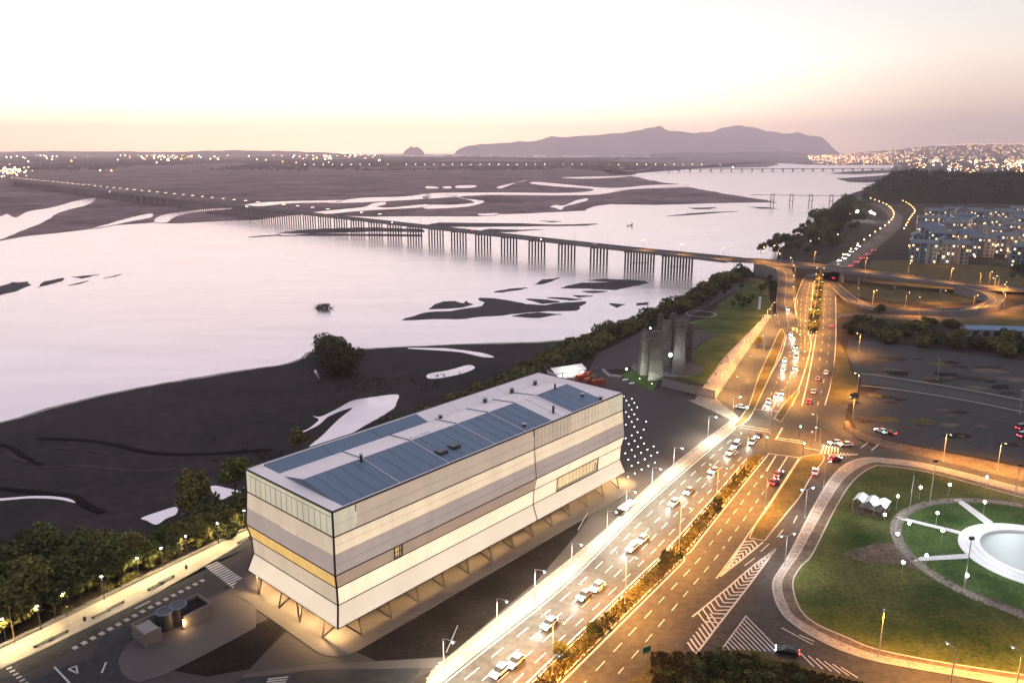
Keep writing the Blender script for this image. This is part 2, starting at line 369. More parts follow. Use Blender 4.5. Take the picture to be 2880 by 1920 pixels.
# sandbars lying in the river
bars = [cB([(650, 665), (760, 630), (960, 610), (1090, 590), (1100, 575), (1075, 545), (1160, 548), (1240, 560), (1330, 580), (1440, 585), (1560, 570), (1665, 565), (1610, 612), (1450, 615), (1200, 640), (950, 660), (760, 662)], ZW),
        cB([(795, 605), (830, 580), (870, 565), (940, 562), (985, 575), (1000, 560), (1040, 580), (980, 595), (900, 602)], ZW),
        cB([(1155, 512), (1240, 495), (1340, 488), (1300, 499), (1200, 513)], ZW), cB([(1380, 470), (1420, 445), (1520, 432), (1480, 450), (1420, 468)], ZW),
        cB([(1525, 490), (1600, 470), (1640, 462), (1800, 458), (2010, 462), (1900, 485), (1830, 500), (1680, 492)], ZW), cB([(1670, 448), (1780, 440), (1990, 453), (2000, 460), (1800, 455)], ZW),
        cB([(1330, 550), (1450, 555), (1520, 565), (1420, 576)], ZW), cB([(1450, 542), (1560, 545), (1640, 552), (1580, 558)], ZW), cB([(1590, 530), (1700, 534), (1620, 541)], ZW),
        cB([(1255, 645), (1330, 630), (1400, 625), (1530, 635), (1400, 653)], ZW), cB([(1790, 575), (1880, 580), (1830, 598)], ZW),
        cB([(1640, 508), (1780, 508), (1700, 516)], ZW),
        cA([(-150, 1100), (0, 1055), (80, 1012), (130, 1017), (195, 1010), (215, 1030), (120, 1072), (0, 1102), (-150, 1140)], ZW), cA([(260, 1050), (300, 1010), (440, 985), (430, 1005), (340, 1027)], ZW),
        cA([(495, 978), (680, 960), (560, 987)], ZW), cA([(470, 1036), (610, 1003), (540, 1026)], ZW), cA([(715, 986), (840, 958), (780, 976)], ZW),
        cC([(720, 530), (960, 500), (1400, 476), (1800, 470), (2300, 488), (2330, 520), (1800, 512), (1300, 528), (1000, 535)], ZW), cC([(720, 562), (900, 555), (1100, 535), (1400, 540), (2300, 548), (2300, 568), (1500, 560), (1000, 562)], ZW),
        cC([(380, 577), (740, 545), (740, 556), (420, 580)], ZW), cF([(-50, 780), (0, 766), (80, 750), (600, 755), (900, 765), (1180, 758), (1100, 771), (600, 776), (0, 782)], ZW),
        cF([(340, 812), (430, 794), (620, 800), (800, 798), (620, 812), (450, 818)], ZW), cF([(780, 738), (930, 742), (860, 748)], ZW),
        cF([(1645, 707), (1800, 688), (1950, 678), (2150, 672), (1900, 692)], ZW), cF([(1800, 650), (2000, 645), (1950, 657), (1850, 658)], ZW), cF([(2220, 642), (2352, 645), (2420, 655), (2300, 655)], ZW),
        cH([(540, 485), (760, 465), (1140, 448), (1600, 472), (1590, 482), (1130, 478), (800, 492)], ZW), cH([(620, 530), (800, 520), (1080, 500), (1130, 502), (1120, 556), (900, 568), (740, 562)], ZW),
        cH([(-60, 366), (200, 358), (560, 372), (300, 378), (-60, 380)], ZW)]
for i, b in enumerate(bars):
    bb = MB(); n = 18 if b[0].y < 700 else 6
    o_ = ragged(b, 2.5, 5, .08); c_ = sum(o_, Vector()) / len(o_)
    bb.prism(o_, ZW - .4, ZW + .25); struct('sandbar', bb, M['sandbar'])
# near sand flat with its channels
sand = WP([(-500, 1090), (0, 968), (80, 945), (150, 925), (300, 893), (420, 870), (520, 855), (600, 842), (640, 838), (690, 823), (720, 806), (840, 800), (950, 795), (1120, 787), (1210, 785), (1300, 780),
           (1330, 860), (1100, 1000), (700, 1250), (300, 1420), (-100, 1580), (-500, 1640)], ZS)
shore = cr(sand[:16], 8); shore = [p + normal2(shore[max(0, i - 1)], shore[min(len(shore) - 1, i + 1)]) * (1.6 * pnoise(Vector((p.x * .06, p.y * .06, 1))) + .7 * pnoise(Vector((p.x * .25, p.y * .25, 5)))) for i, p in enumerate(shore)]
sb = MB().prism(shore + sand[16:], ZW - .5, ZS); struct('sand_flat', sb, M['sand'])
wi = [p + normal2(shore[max(0, i - 2)], shore[min(len(shore) - 1, i + 2)]) * -(2.4 + 2.2 * pnoise(Vector((p.x * .03, p.y * .03, 8)))) for i, p in enumerate(shore)]
struct('wet_margin', MB().ribbon(atz(offset(shore, .6), ZS - .3), atz(shore, ZS + .015)).ribbon(atz(shore, ZS + .015), atz(wi, ZS + .02)), M['wet'])
ZC = ZS + .04
chan('backwater', c06([(770, 768), (860, 742), (955, 672), (965, 645), (915, 618), (990, 622), (1130, 555), (1270, 480), (1400, 455), (1690, 420), (1680, 500), (1640, 560), (1400, 700), (1230, 800), (1000, 900), (880, 900), (1000, 800), (1080, 720), (1160, 640), (1280, 545), (1180, 570), (1060, 622), (980, 690), (900, 735), (800, 777)], ZC), ZC, 1.0, .1)
chan('backwater', WP([(982, 868), (985, 858), (1030, 850), (1075, 838), (1090, 845), (1060, 858), (1010, 868)], ZC), ZC, .8, .1)
chan('stream', WP([(940, 798), (1000, 799), (1030, 800), (1080, 806), (1112, 811), (1135, 820), (1105, 819), (1060, 809), (1000, 804), (945, 801)], ZC), ZC, .8, .1)
chan('backwater', cQ([(850, 1402), (950, 1365), (1060, 1335), (1060, 1378), (1000, 1405), (940, 1442), (880, 1417)], ZC), ZC, .6, .1)
chan('backwater', cQ([(1265, 1222), (1300, 1208), (1425, 1235), (1480, 1215), (1480, 1250), (1400, 1262), (1320, 1292)], ZC), ZC, .6, .1)
chan('stream', cQ([(-200, 1290), (0, 1284), (200, 1270), (370, 1275), (462, 1302), (445, 1310), (350, 1290), (180, 1284), (0, 1298), (-200, 1305)], ZC), ZC, .5, .1)
chan('backwater', c00([(-200, 600), (-100, 560), (30, 500), (62, 505), (20, 570), (-100, 680)], ZC), ZC, .5, .1)
chan('pool', WP([(722, 852), (727, 850), (734, 864), (735, 870), (729, 866)], ZC), ZC, .2, .1)
M['dryline'] = mat('dry_sand_line', (.050, .041, .042), .9, .35, .06, .05, fine=.6); M['darkline'] = mat('wet_sand_line', (.0105, .0088, .0102), .95, .2, .05, .02)
# low wet ridges on the sand (old stream edges)
for nm, pts, h, wd in (('sand_ridge', cQ([(230, 925), (500, 935), (700, 965), (900, 1010), (1100, 1020), (1350, 1012), (1640, 990)], ZS), .35, 5),
                       ('sand_ridge', cQ([(0, 960), (80, 985), (150, 1040), (260, 1085)], ZS), .3, 4), ('sand_ridge', cQ([(-100, 1220), (0, 1226), (250, 1252), (440, 1275), (520, 1330), (620, 1370)], ZS), .4, 5),
                       ('sand_ridge', cQ([(250, 1100), (500, 1090), (800, 1120), (1100, 1105)], ZS), .25, 3), ('sand_ridge', cQ([(1780, 560), (1850, 578), (1950, 582), (2080, 640), (2250, 650)], ZS), .2, 2.5), ('sand_ridge', cQ([(40, 1010), (120, 1050), (240, 1062)], ZS), .2, 2.5), ('sand_ridge', cQ([(300, 985), (500, 990), (640, 1015)], ZS), .2, 2), ('sand_ridge', cQ([(2150, 605), (2240, 615), (2300, 600)], ZS), .2, 2)):
    c_ = cr(pts, 6); wd *= .3; b = MB(); l, r, t = offset(c_, wd), offset(c_, -wd), atz(offset(c_, -wd * .4), ZS + h)
    l = atz(l, ZS + .01); r = atz(r, ZS + .01); b.ribbon(l, t); b.ribbon(t, r); struct(nm, b, M['darkline'] if h > .28 else M['dryline'])
# city land: one sheet at z = 0 with the river bank along it
bankedge = [Vector((-160, 50, 0))] + WP([(0, 1489), (300, 1344), (570, 1211)]) + [Vector((-28, 262, 0)), Vector((10, 322, 0))] + cN([(0, 1050), (400, 880), (800, 700), (1080, 545), (1400, 380)]) + [Vector((232, 680, 0))] + \
    WP([(1790, 570), (1850, 535), (1895, 505), (1905, 478), (1925, 458), (1960, 443), (2010, 428), (2060, 409), (2120, 403), (2175, 403), (2062, 396), (2054, 388), (2110, 377), (1980, 370), (1885, 362), (1822, 356)])
land = bankedge + [Vector((7000, 13500, 0)), Vector((16000, 13500, 0)), Vector((16000, -200, 0)), Vector((-160, -200, 0))]
lb = MB().prism(land, -7, 0); struct('ground', lb, M['ground'])
near = resample(bankedge[:11], 6); toe = []
for i, p in enumerate(near):
    a, b = near[max(0, i - 2)], near[min(len(near) - 1, i + 2)]; w_ = 20 + 5 * pnoise(Vector((i * .3, 0, 0)))
    if i > len(near) - 40: w_ *= .8
    toe.append(p + normal2(a, b) * w_ + Vector((0, 0, -5.7)))
mid = [p.lerp(q, .45) + Vector((0, 0, 1.1 + .8 * pnoise(Vector((p.x * .1, p.y * .1, 0))))) for p, q in zip(near, toe)]
bb = MB().ribbon(near, mid).ribbon(mid, toe); struct('riverbank', bb, M['bank'], smooth=True)

# far relief: coast hills across the bay, low wooded shore, city slopes
def relief(name, pts, y0, depth, matl, base=-10, rough=25, rows=14, cols=160):
    """a ridge whose crest stands at distance y0 with heights read from the skyline"""
    xs = []; k = y0 / (2180 * _c) * 2880 / 2352
    prof = [((px - 1176) * (y0 / 2180 * 2880 / 2352 * .972), HCAM + (343 - py) * 2880 / 2352 * y0 / 2180 * .945) for px, py in pts]
    x0, x1 = prof[0][0], prof[-1][0]
    def hx(x):
        for (a, h), (b, g) in zip(prof, prof[1:]):
            if a <= x <= b: t = (x - a) / (b - a); t = t * t * (3 - 2 * t); return h + (g - h) * t
        return prof[0][1]
    b = MB(); vs = []
    for j in range(rows + 1):
        t = j / rows; v = math.sin(t * math.pi) ** .8 if t <= .5 else math.cos((t - .5) * math.pi) ** .8
        for i in range(cols + 1):
            x = x0 + (x1 - x0) * i / cols; h = hx(x)
            nz = pnoise(Vector((x * .0011, t * 4.5, 1.7))) + .5 * pnoise(Vector((x * .004, t * 9, 4)))
            z = base + (h - base) * v * (1 + (.28 * nz if t != .5 else .02 * nz)) + rough * nz * .2 * v
            vs.append((x, y0 + (t - .5) * depth, z))
    fs = [(j * (cols + 1) + i, j * (cols + 1) + i + 1, (j + 1) * (cols + 1) + i + 1, (j + 1) * (cols + 1) + i) for j in range(rows) for i in range(cols)]
    b.add(vs, fs); return struct(name, b, matl, smooth=True)
M['hill'] = mat('hill_scrub_hazed', (.26, .19, .185), .95, .3, .0015, .1)  # base colour lightened to hold part of the far haze
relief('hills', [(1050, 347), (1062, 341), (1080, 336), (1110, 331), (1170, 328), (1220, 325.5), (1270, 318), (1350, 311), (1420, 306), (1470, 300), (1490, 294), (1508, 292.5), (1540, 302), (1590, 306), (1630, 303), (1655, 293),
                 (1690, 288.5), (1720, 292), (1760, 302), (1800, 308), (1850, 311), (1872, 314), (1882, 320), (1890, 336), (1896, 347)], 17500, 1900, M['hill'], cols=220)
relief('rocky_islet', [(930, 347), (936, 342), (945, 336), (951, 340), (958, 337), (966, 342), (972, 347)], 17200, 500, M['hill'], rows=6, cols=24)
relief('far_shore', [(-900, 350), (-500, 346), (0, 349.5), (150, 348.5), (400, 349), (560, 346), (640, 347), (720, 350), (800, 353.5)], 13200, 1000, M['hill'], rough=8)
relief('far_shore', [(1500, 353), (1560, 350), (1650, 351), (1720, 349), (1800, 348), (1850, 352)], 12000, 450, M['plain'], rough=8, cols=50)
# city slope on the right: gently rising to the skyline
def cityz(x, y):
    t = max(0, min(1, (y - 6500) / 5500)); t = t * t * (3 - 2 * t)
    s = max(0, min(1, (x - 3300 - (y - 6500) * .28) / 1500))
    return .6 + (150 + 40 * pnoise(Vector((x * .0006, y * .0004, 0)))) * t * s
b = MB(); vs = []; nx, ny = 50, 30
for j in range(ny + 1):
    for i in range(nx + 1):
        x = 2000 + 9500 * i / nx; y = 5600 + 7000 * j / ny; vs.append((x, y, cityz(x, y) - (12 if i == 0 else 0)))
b.add(vs, [(j * (nx + 1) + i, j * (nx + 1) + i + 1, (j + 1) * (nx + 1) + i + 1, (j + 1) * (nx + 1) + i) for j in range(ny) for i in range(nx)])
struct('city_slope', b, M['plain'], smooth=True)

# ------------------------------------------------------------------ avenue and its lanes
Z1, Z2, Z3 = .02, .04, .06
asph = MB()
# one asphalt body, south of the crossing, the crossing and the exit roads
south = WP([(960, 1610), (1100, 1498), (1302, 1336), (1470, 1169), (1600, 1055), (1690, 985)]) + WP([(1716, 950), (1760, 900)]) + \
    [W(1960, 880), W(1945, 940), W(1936, 985), W(1990, 1022), W(2170, 1052), W(2352, 1082), W(2600, 1124), W(2600, 1240), W(2352, 1122), W(2150, 1068), W(2040, 1052), W(1978, 1053)] + \
    cX([(700, 740), (560, 880), (400, 1150), (190, 1560)]) + cM([(100, 530), (40, 640), (60, 800), (150, 960), (350, 1110), (650, 1260), (1000, 1370), (2352, 1600), (2352, 1900)]) + WP([(1900, 1640), (1300, 1700)])
sheet('road', south, M['asphalt'], Z1)
onc = cN([(1000, 1640), (1130, 1440), (1350, 1110), (1600, 745), (1650, 700), (1655, 540), (1760, 560), (1815, 620), (1880, 430), (1920, 370), (2240, 330), (2200, 480), (2190, 560), (2192, 800), (2190, 1000), (2175, 1200), (2160, 1300), (2090, 1568), (2050, 1700)])
sheet('road', onc, M['asphalt'], Z2)
# highway continuing beyond the overpass
hw = WP([(1880, 640), (1900, 606), (1960, 575), (2010, 540), (2035, 515), (2040, 495), (2020, 478), (1985, 462), (1960, 455), (1975, 452), (2010, 462), (2050, 478), (2075, 497), (2070, 520), (2040, 550), (1990, 590), (1940, 625), (1930, 650)])
sheet('road', hw, M['asphalt'], Z2)
# lane markings
marks = MB()
def dashes(a, b, n, w=.12, ln=.42, z=Z3, j=0):
    a, b = Vector(a), Vector(b); nn = normal2(a, b) * w
    for k in range(n):
        p, q = a.lerp(b, (k + .1) / n), a.lerp(b, (k + .1 + ln) / n)
        for v in (p, q): v.z = z
        marks.quad(p - nn, q - nn, q + nn, p + nn)
def stripe(pts, w=.16, z=Z3):
    P = resample(pts, 6) + [Vector(pts[-1])]; P = atz(P, z); marks.ribbon(offset(P, w), offset(P, -w))
medL = cr(WP([(1180, 1604), (1217, 1568), (1512, 1286), (1532, 1267), (1645, 1140), (1720, 1052)]), 8)
medR = cr(WP([(1246, 1604), (1282, 1568), (1568, 1286), (1575, 1274), (1680, 1142), (1762, 1042)]), 8)
outR = cr(WP([(1500, 1520), (1540, 1470), (1645, 1328), (1685, 1274), (1762, 1164), (1835, 1052)]), 8)
curbL = cr(WP([(960, 1610), (1100, 1498), (1302, 1336), (1470, 1169), (1600, 1055), (1685, 985)]), 8)
def lerp_lines(a, b, t, n=40):
    A, B = resample(a, 1.0), resample(b, 1.0)
    return [A[int(i * (len(A) - 1) / n)].lerp(B[int(i * (len(B) - 1) / n)], t) for i in range(n + 1)]
stripe(offset(medL, .5)); stripe(offset(medR, -.5)); stripe(offset(curbL, -.6), .12)
stripe(outR[16:], .14)
for t in (.34, .67):
    l = lerp_lines(medR, outR, t); 
    for i in range(0, 36, 2): stripe([l[i], l[i + 1]], .10)
for t in (.22, .43, .62, .81):
    l = lerp_lines(curbL, medL, t)
    for i in range(0, 40, 2): stripe([l[i], l[i + 1]], .10)
# stop lines and crossings at the junction
for a in (cE([(1170, 635), (1465, 675)]), cE([(1030, 230), (1280, 250)]), cE([(910, 375), (1190, 420)]), cE([(920, 400), (1190, 440)]), cE([(1245, 505), (1520, 548)]), cE([(1255, 490), (1525, 528)]), cE([(1245, 510), (1310, 400)]),
          cE([(2030, 585), (2090, 540)]), cE([(2125, 610), (2190, 555)]), cE([(1510, 585), (1660, 610)]), cE([(1120, 235), (1160, 160)]), cE([(1210, 240), (1270, 120)]), cE([(1160, 800), (1250, 655)]), cE([(1270, 800), (1355, 665)])):
    stripe(a, .2)
for k in range(6):
    a = cE([(1690 + k * 26, 560 + k * 5), (1665 + k * 30, 640 + k * 2)]); stripe(a, .25)
for k in range(9):
    a = cE([(1760 + k * 30, 625 + k * 2), (1735 + k * 30, 668 - k * 2)]); stripe(a, .22)
# north: oncoming and outgoing lanes
nOL = cr(cN([(1440, 1568), (1560, 1340), (1690, 1100), (1740, 920)]), 6); nOR = cr(cN([(1790, 1568), (1890, 1300), (1962, 1020), (1935, 900)]), 6)
nTL = cr(cN([(1880, 1568), (1935, 1330), (1980, 1100), (2010, 900), (2030, 650), (2055, 440)]), 6); nTR = cr(cN([(2090, 1568), (2160, 1300), (2190, 1000), (2192, 800), (2190, 560)]), 6)
for l in (nOL, nOR, nTL, nTR): stripe(l, .2)
for a, b, ts in ((nOL, nOR, (.3, .62)), (nTL, nTR, (.35, .68))):
    for t in ts:
        l = lerp_lines(a, b, t, 48)
        for i in range(0, 47, 3): stripe([l[i], l[i + 1]], .10)
mL2, mR2 = cr(cN([(1835, 900), (1822, 600), (1900, 390)]), 6), cr(cN([(1938, 900), (1962, 700), (1985, 440)]), 6)
stripe(mL2, .2); stripe(mR2, .2)
for t in (.34, .67):
    l = lerp_lines(mL2, mR2, t, 24)
    for i in range(0, 24, 2): stripe([l[i], l[i + 1]], .11)
# hatched gores
def gore(L_, R_, n, w=.3):
    stripe(L_, .2); stripe(R_, .2)
    A, B = resample(L_, .5), resample(R_, .5)
    for k in range(1, n):
        a = A[int(k * (len(A) - 1) / n)]; b = B[int(k * (len(B) - 1) / n)]
        k2 = min(n, k + 1.1); m = (A[int(min(1, k2 / n) * (len(A) - 1))] + B[int(min(1, k2 / n) * (len(B) - 1))]) / 2
        stripe([a, m], w); stripe([m, b], w)
gore(cG([(735, 590), (830, 470), (970, 240)]), cG([(735, 590), (930, 440), (1130, 275)]), 11, .22)
gore(cG([(1250, 335), (1000, 520), (800, 700), (640, 830), (480, 960)]), cG([(1250, 335), (1120, 510), (980, 700), (840, 880), (700, 1060)]), 22, .2)
for k in range(9):
    a = cG([(645 - k * 26, 930 + k * 33), (720 - k * 27, 1035 + k * 32)]); stripe(a, .22)
stripe(cG([(700, 1060), (500, 1320)]), .2)
for k in range(13):
    a = cG([(970 - k * 19, 950 + k * 26), (1290 - k * 45, 1280 - k * 1 + (k > 9) * (k - 9) * 14)]); stripe(a, .14)
stripe(cG([(975, 950), (720, 1300)]), .14)
for k in range(6):
    a = cG([(1470 + k * 75, 1290 + k * 26), (1600 + k * 80, 1420 + k * 20)]); stripe(a, .13)
stripe(cG([(1300, 1060), (1420, 1130), (1590, 1215)]), .13); stripe(cG([(1460, 1125), (1600, 1185)]), .13)
for k in range(4): stripe(cG([(960 + k * 150, 490 - k * 130), (1055 + k * 130, 420 - k * 130)][:2]), .12)
# zebra crossings at the bottom of the lit pavement
for k in range(6):
    a = cR1([(0 + k * 22, 1530 - k * 28), (115 + k * 22, 1505 - k * 28)]); stripe(a, .35)
marks_o = struct('road_marking', marks, M['line'])

# ------------------------------------------------------------------ medians, islands, pavements
def island(name, pts, top, w=.35, h=.16):
    """kerbed island: concrete kerb and planted top proud of it"""
    k = struct(name, MB().prism(pts, 0, h), M['kerb'])
    c_ = sum((Vector(p) for p in pts), Vector()) / len(pts); n = len(pts); ins = []
    ar = sum(a[0] * b[1] - b[0] * a[1] for a, b in zip(pts, pts[1:] + pts[:1])); s = 1 if ar > 0 else -1
    for i in range(n):
        a, p, b = Vector(pts[i - 1]), Vector(pts[i]), Vector(pts[(i + 1) % n])
        d = (normal2(a, p) + normal2(p, b)); d.normalize(); ins.append(p + d * s * w)
    MB().prism(ins, h - .05, h + .06).build('planting', top, k)
    return k
island('median', resample(offset(medL, -.25), 4) + resample(offset(medR, .25), 4)[::-1], M['drygrass'])
island('median', cN([(1830, 1430), (1860, 1440), (1690, 1720), (1620, 1690), (1700, 1568)]), M['drygrass'])
island('median', cr(cN([(2058, 340), (2045, 480), (2020, 700), (1995, 880), (1975, 950), (1960, 940), (1970, 800), (1985, 620), (2010, 450), (2040, 345)]), 3), M['drygrass'])
island('traffic_island', cr(cE([(1475, 672), (1660, 645), (1695, 690), (1640, 770), (1560, 880), (1470, 1040), (1340, 1200), (1150, 1440)]), 4) + cE([(1000, 1445 - 30), (1055, 1290), (1175, 1130)]), M['drygrass'])
island('traffic_island', cr(cN([(1250, 1760), (1390, 1568), (1480, 1300), (1600, 1040), (1680, 870), (1718, 900), (1722, 950), (1640, 1180), (1500, 1490), (1390, 1700)]), 3, True), M['drygrass'])
struct('splitter_kerb', MB().prism(cr(cN([(1790, 720), (1835, 700), (1825, 800), (1800, 890), (1775, 800)]), 3, True), 0, .16), M['kerb'])
# lit pavement along the avenue (pale paving)
sl = cr(WP([(990, 1540), (1030, 1508), (1230, 1346), (1390, 1216), (1470, 1134), (1570, 1047), (1680, 964)]), 6)
cl = cr(WP([(960, 1610), (1100, 1498), (1302, 1336), (1470, 1169), (1600, 1055), (1690, 985)]), 6)
pv = struct('pavement', MB().prism(resample(cl, 3) + [cl[-1]] + ([sl[-1]] + resample(sl, 3)[::-1]), 0, .13), M['pave'])
# paving bands of the pavement: long slabs with open joints
A, B = resample(offset(cl, .5), 4.0), resample(offset(sl, -.4), 4.0)
n = min(len(A), len(B)); slab_mats = [M['pave'], M['slab']]
for i in range(n - 1):
    a0, a1 = A[int(i * (len(A) - 1) / (n - 1))], A[int((i + 1) * (len(A) - 1) / (n - 1))]; b0, b1 = B[int(i * (len(B) - 1) / (n - 1))], B[int((i + 1) * (len(B) - 1) / (n - 1))]
    for s, (t0, t1) in enumerate(((.02, .30), (.33, .64), (.67, .98))):
        q = [a0.lerp(b0, t0), a1.lerp(b1, t0), a1.lerp(b1, t1), a0.lerp(b0, t1)]; c_ = sum(q, Vector()) / 4; q = [c_ + (p - c_) * .96 for p in q]
        MB().prism(q, .12, .15 + R.random() * .012).build('paving_slab', slab_mats[s == 1], pv)
# northern pavement with dark edge posts, riverside path and plaza
np_ = cr(cN([(1560, 730), (1190, 1100), (1080, 1250), (980, 1385), (880, 1540)]), 5); nr = cr(cN([(1600, 745), (1350, 1110), (1130, 1440), (1020, 1600)]), 5)
struct('pavement', MB().prism(np_ + nr[::-1], 0, .13), M['slab'])
struct('pavement', MB().prism(cE([(440, 150), (690, 120), (760, 185), (840, 245), (900, 295), (915, 355), (880, 405), (845, 335), (780, 305), (640, 235)]), 0, .125), M['pave'])
plaza = cN([(-60, 1260), (60, 1240), (240, 1330), (520, 1430), (590, 1390), (1000, 1520)]) + WP([(1650, 950), (1680, 964), (1570, 1047), (1470, 1134), (1390, 1216), (1230, 1346), (1030, 1508), (990, 1540), (930, 1570), (700, 1640), (0, 1760)]) + WP([(-60, 1600), (100, 1490), (300, 1380), (480, 1290), (575, 1240)]) + [Vector((-45, 222, 0)), Vector((15, 290, 0))]
sheet('plaza', plaza, M['plaza'], .015)
sheet('riverside_path', cN([(-80, 1250), (0, 1090), (200, 1000), (400, 890), (620, 800), (800, 710), (1080, 550), (1260, 440), (1500, 360), (1530, 400), (1330, 480), (1180, 560), (1050, 640), (870, 740), (830, 800), (870, 860), (1000, 880), (1110, 910), (950, 990), (900, 1040), (700, 900), (560, 900), (420, 1150), (250, 1230), (60, 1240)]), M['plaza'], .018)
sheet('lawn', cN([(830, 800), (1030, 760), (1110, 640), (1330, 480), (1500, 400), (1560, 450), (1610, 700), (1550, 730), (1190, 1095), (980, 1380), (740, 1300), (800, 1150), (960, 1000), (1110, 910), (1000, 880)]), M['lawn'], .03)
sheet('lawn', cT([(400, 1110), (560, 1060), (640, 1150), (800, 1200), (830, 1260), (760, 1370), (560, 1290), (420, 1220), (330, 1150)]), M['lawn2'], .05)
struct('ring_kerb', MB().ribbon([Vector(W(1610, 721)) + Vector((math.cos(a) * 9.5, math.sin(a) * 9.5, .12)) for a in [k * math.pi / 16 for k in range(33)]],
                                [Vector(W(1610, 721)) + Vector((math.cos(a) * 8.6, math.sin(a) * 8.6, .12)) for a in [k * math.pi / 16 for k in range(33)]]), M['kerb'])
# plaza planting beds and the paths by the theatre
sheet('planting_bed', cS([(-140, 1420), (0, 1345), (690, 1020), (745, 1060), (765, 1130), (560, 1330), (330, 1570), (-60, 1640), (-500, 1560)]), M['mulch'], .03)
sheet('planting_bed', cZ([(1120, 510), (1500, 430), (2200, 150), (2260, 430), (2130, 640), (1900, 655), (1500, 680)]), M['mulch'], .022)
sheet('planting_bed', cR1([(0, 780), (560, 480), (1000, 260), (1420, 60), (1500, 20), (1390, 190), (1000, 640), (200, 1320), (0, 1335), (-250, 1340)]), M['mulch'], .028)
sheet('plaza_path', cZ([(270, 800), (480, 770), (940, 710), (1500, 680), (2130, 650), (2080, 740), (1600, 760), (940, 760), (460, 830), (280, 850)]), M['plaza2'], .03)
sheet('service_road', cZ([(270, 835), (460, 815), (940, 755), (1600, 750), (1900, 740), (1800, 1000), (0, 1000)]), M['asphalt_dark'], .034)
zb = MB()
for k in range(5): zb.poly(atz(cZ([(505 - k * 12, 840 + k * 22), (690 - k * 10, 822 + k * 22), (686 - k * 10, 832 + k * 22), (500 - k * 12, 852 + k * 22)]), .06))
struct('road_marking', zb, M['line'])
# promenade on the left: pale paving, road, zebra and kerb blocks
pr_out = WP([(-150, 1562), (0, 1492), (300, 1346), (576, 1213)]); pr_in = WP([(-150, 1600), (0, 1537), (62, 1508), (212, 1436), (362, 1361), (468, 1301), (582, 1232)])
prom = struct('promenade', MB().prism(pr_out + pr_in[::-1], 0, .13), M['promenade'])
A, B = resample(pr_out, 5), resample(pr_in, 5); m_ = 44
for i in range(m_ - 1):
    f = lambda Q, k: Q[min(len(Q) - 1, int(k * (len(Q) - 1) / (m_ - 1)))]
    for t0, t1 in ((.08, .48), (.52, .95)):
        a0, a1, b0, b1 = f(A, i), f(A, i + 1), f(B, i), f(B, i + 1)
        q = [a0.lerp(b0, t0), a1.lerp(b1, t0), a1.lerp(b1, t1), a0.lerp(b0, t1)]; c_ = sum(q, Vector()) / 4; q = [c_ + (p - c_) * .985 for p in q]
        if (q[0] - q[1]).length > .4: MB().prism(q, .12, .15 + R.random() * .01).build('paving_slab', M['promenade'], prom)
sheet('road', atz(pr_in, 0) + c00([(2300, 320), (2190, 380), (1900, 480), (1940, 600), (660, 1280), (200, 1500), (-300, 1740), (-600, 1700)]), M['asphalt_dark'], .03)
sheet('road', c00([(940, 1140), (1300, 960), (1290, 1110), (1130, 1290), (1090, 1420), (1120, 1500), (1300, 1640), (600, 1760), (100, 1640), (640, 1400), (860, 1330), (870, 1240)]), M['asphalt_dark'], .032)
kb = MB()
P = resample(c00([(650, 1270), (1300, 920), (1940, 590)]), 1.9)
for a, b in zip(P[::1], P[1:]): kb.box(a.lerp(b, .5) + Vector((0, 0, .1)), (.95, 1.2, .2), math.atan2(b.y - a.y, b.x - a.x))
struct('kerb_blocks', kb, M['kerb'])
zb = MB()
for k in range(13):
    t = k / 12; a = Vector((1890 + t * 240, 505 + t * 185, 0)); b = Vector((2005 + t * 255, 455 + t * 175, 0))
    p0, p1 = W(a.x * .25, 1176 + a.y * .25), W(b.x * .25, 1176 + b.y * .25)
    d = (p1 - p0); nn = Vector((-d.y, d.x, 0)).normalized() * .32; zb.poly(atz([p0 - nn, p1 - nn, p1 + nn, p0 + nn], .055))
for k in range(6):
    p0, p1 = c00([(60 + k * 30, 1440 + k * 28), (110 + k * 30, 1420 + k * 28)]); d = p1 - p0; nn = Vector((-d.y, d.x, 0)).normalized() * .3; zb.poly(atz([p0 - nn, p1 - nn, p1 + nn, p0 + nn], .055))
for seg in ([(1240, 885), (1380, 815)], [(935, 1475), (975, 1375)], [(630, 1440), (700, 1410)], [(700, 1410), (715, 1480)], [(630, 1440), (715, 1480)], [(500, 1420), (640, 1568)]):
    p0, p1 = c00(seg); nn = normal2(p0, p1) * .18; zb.poly(atz([p0 - nn, p1 - nn, p1 + nn, p0 + nn], .056))
struct('road_marking', zb, M['line'])
struct('traffic_island', MB().prism(cr(c00([(1290, 1110), (1180, 1210), (1100, 1330), (1100, 1440), (1180, 1530), (1280, 1565)]), 4) + c00([(1500, 1500), (1900, 1300), (2352, 1060), (2352, 600), (1940, 790), (1300, 1020)]), 0, .12), M['plaza2'])

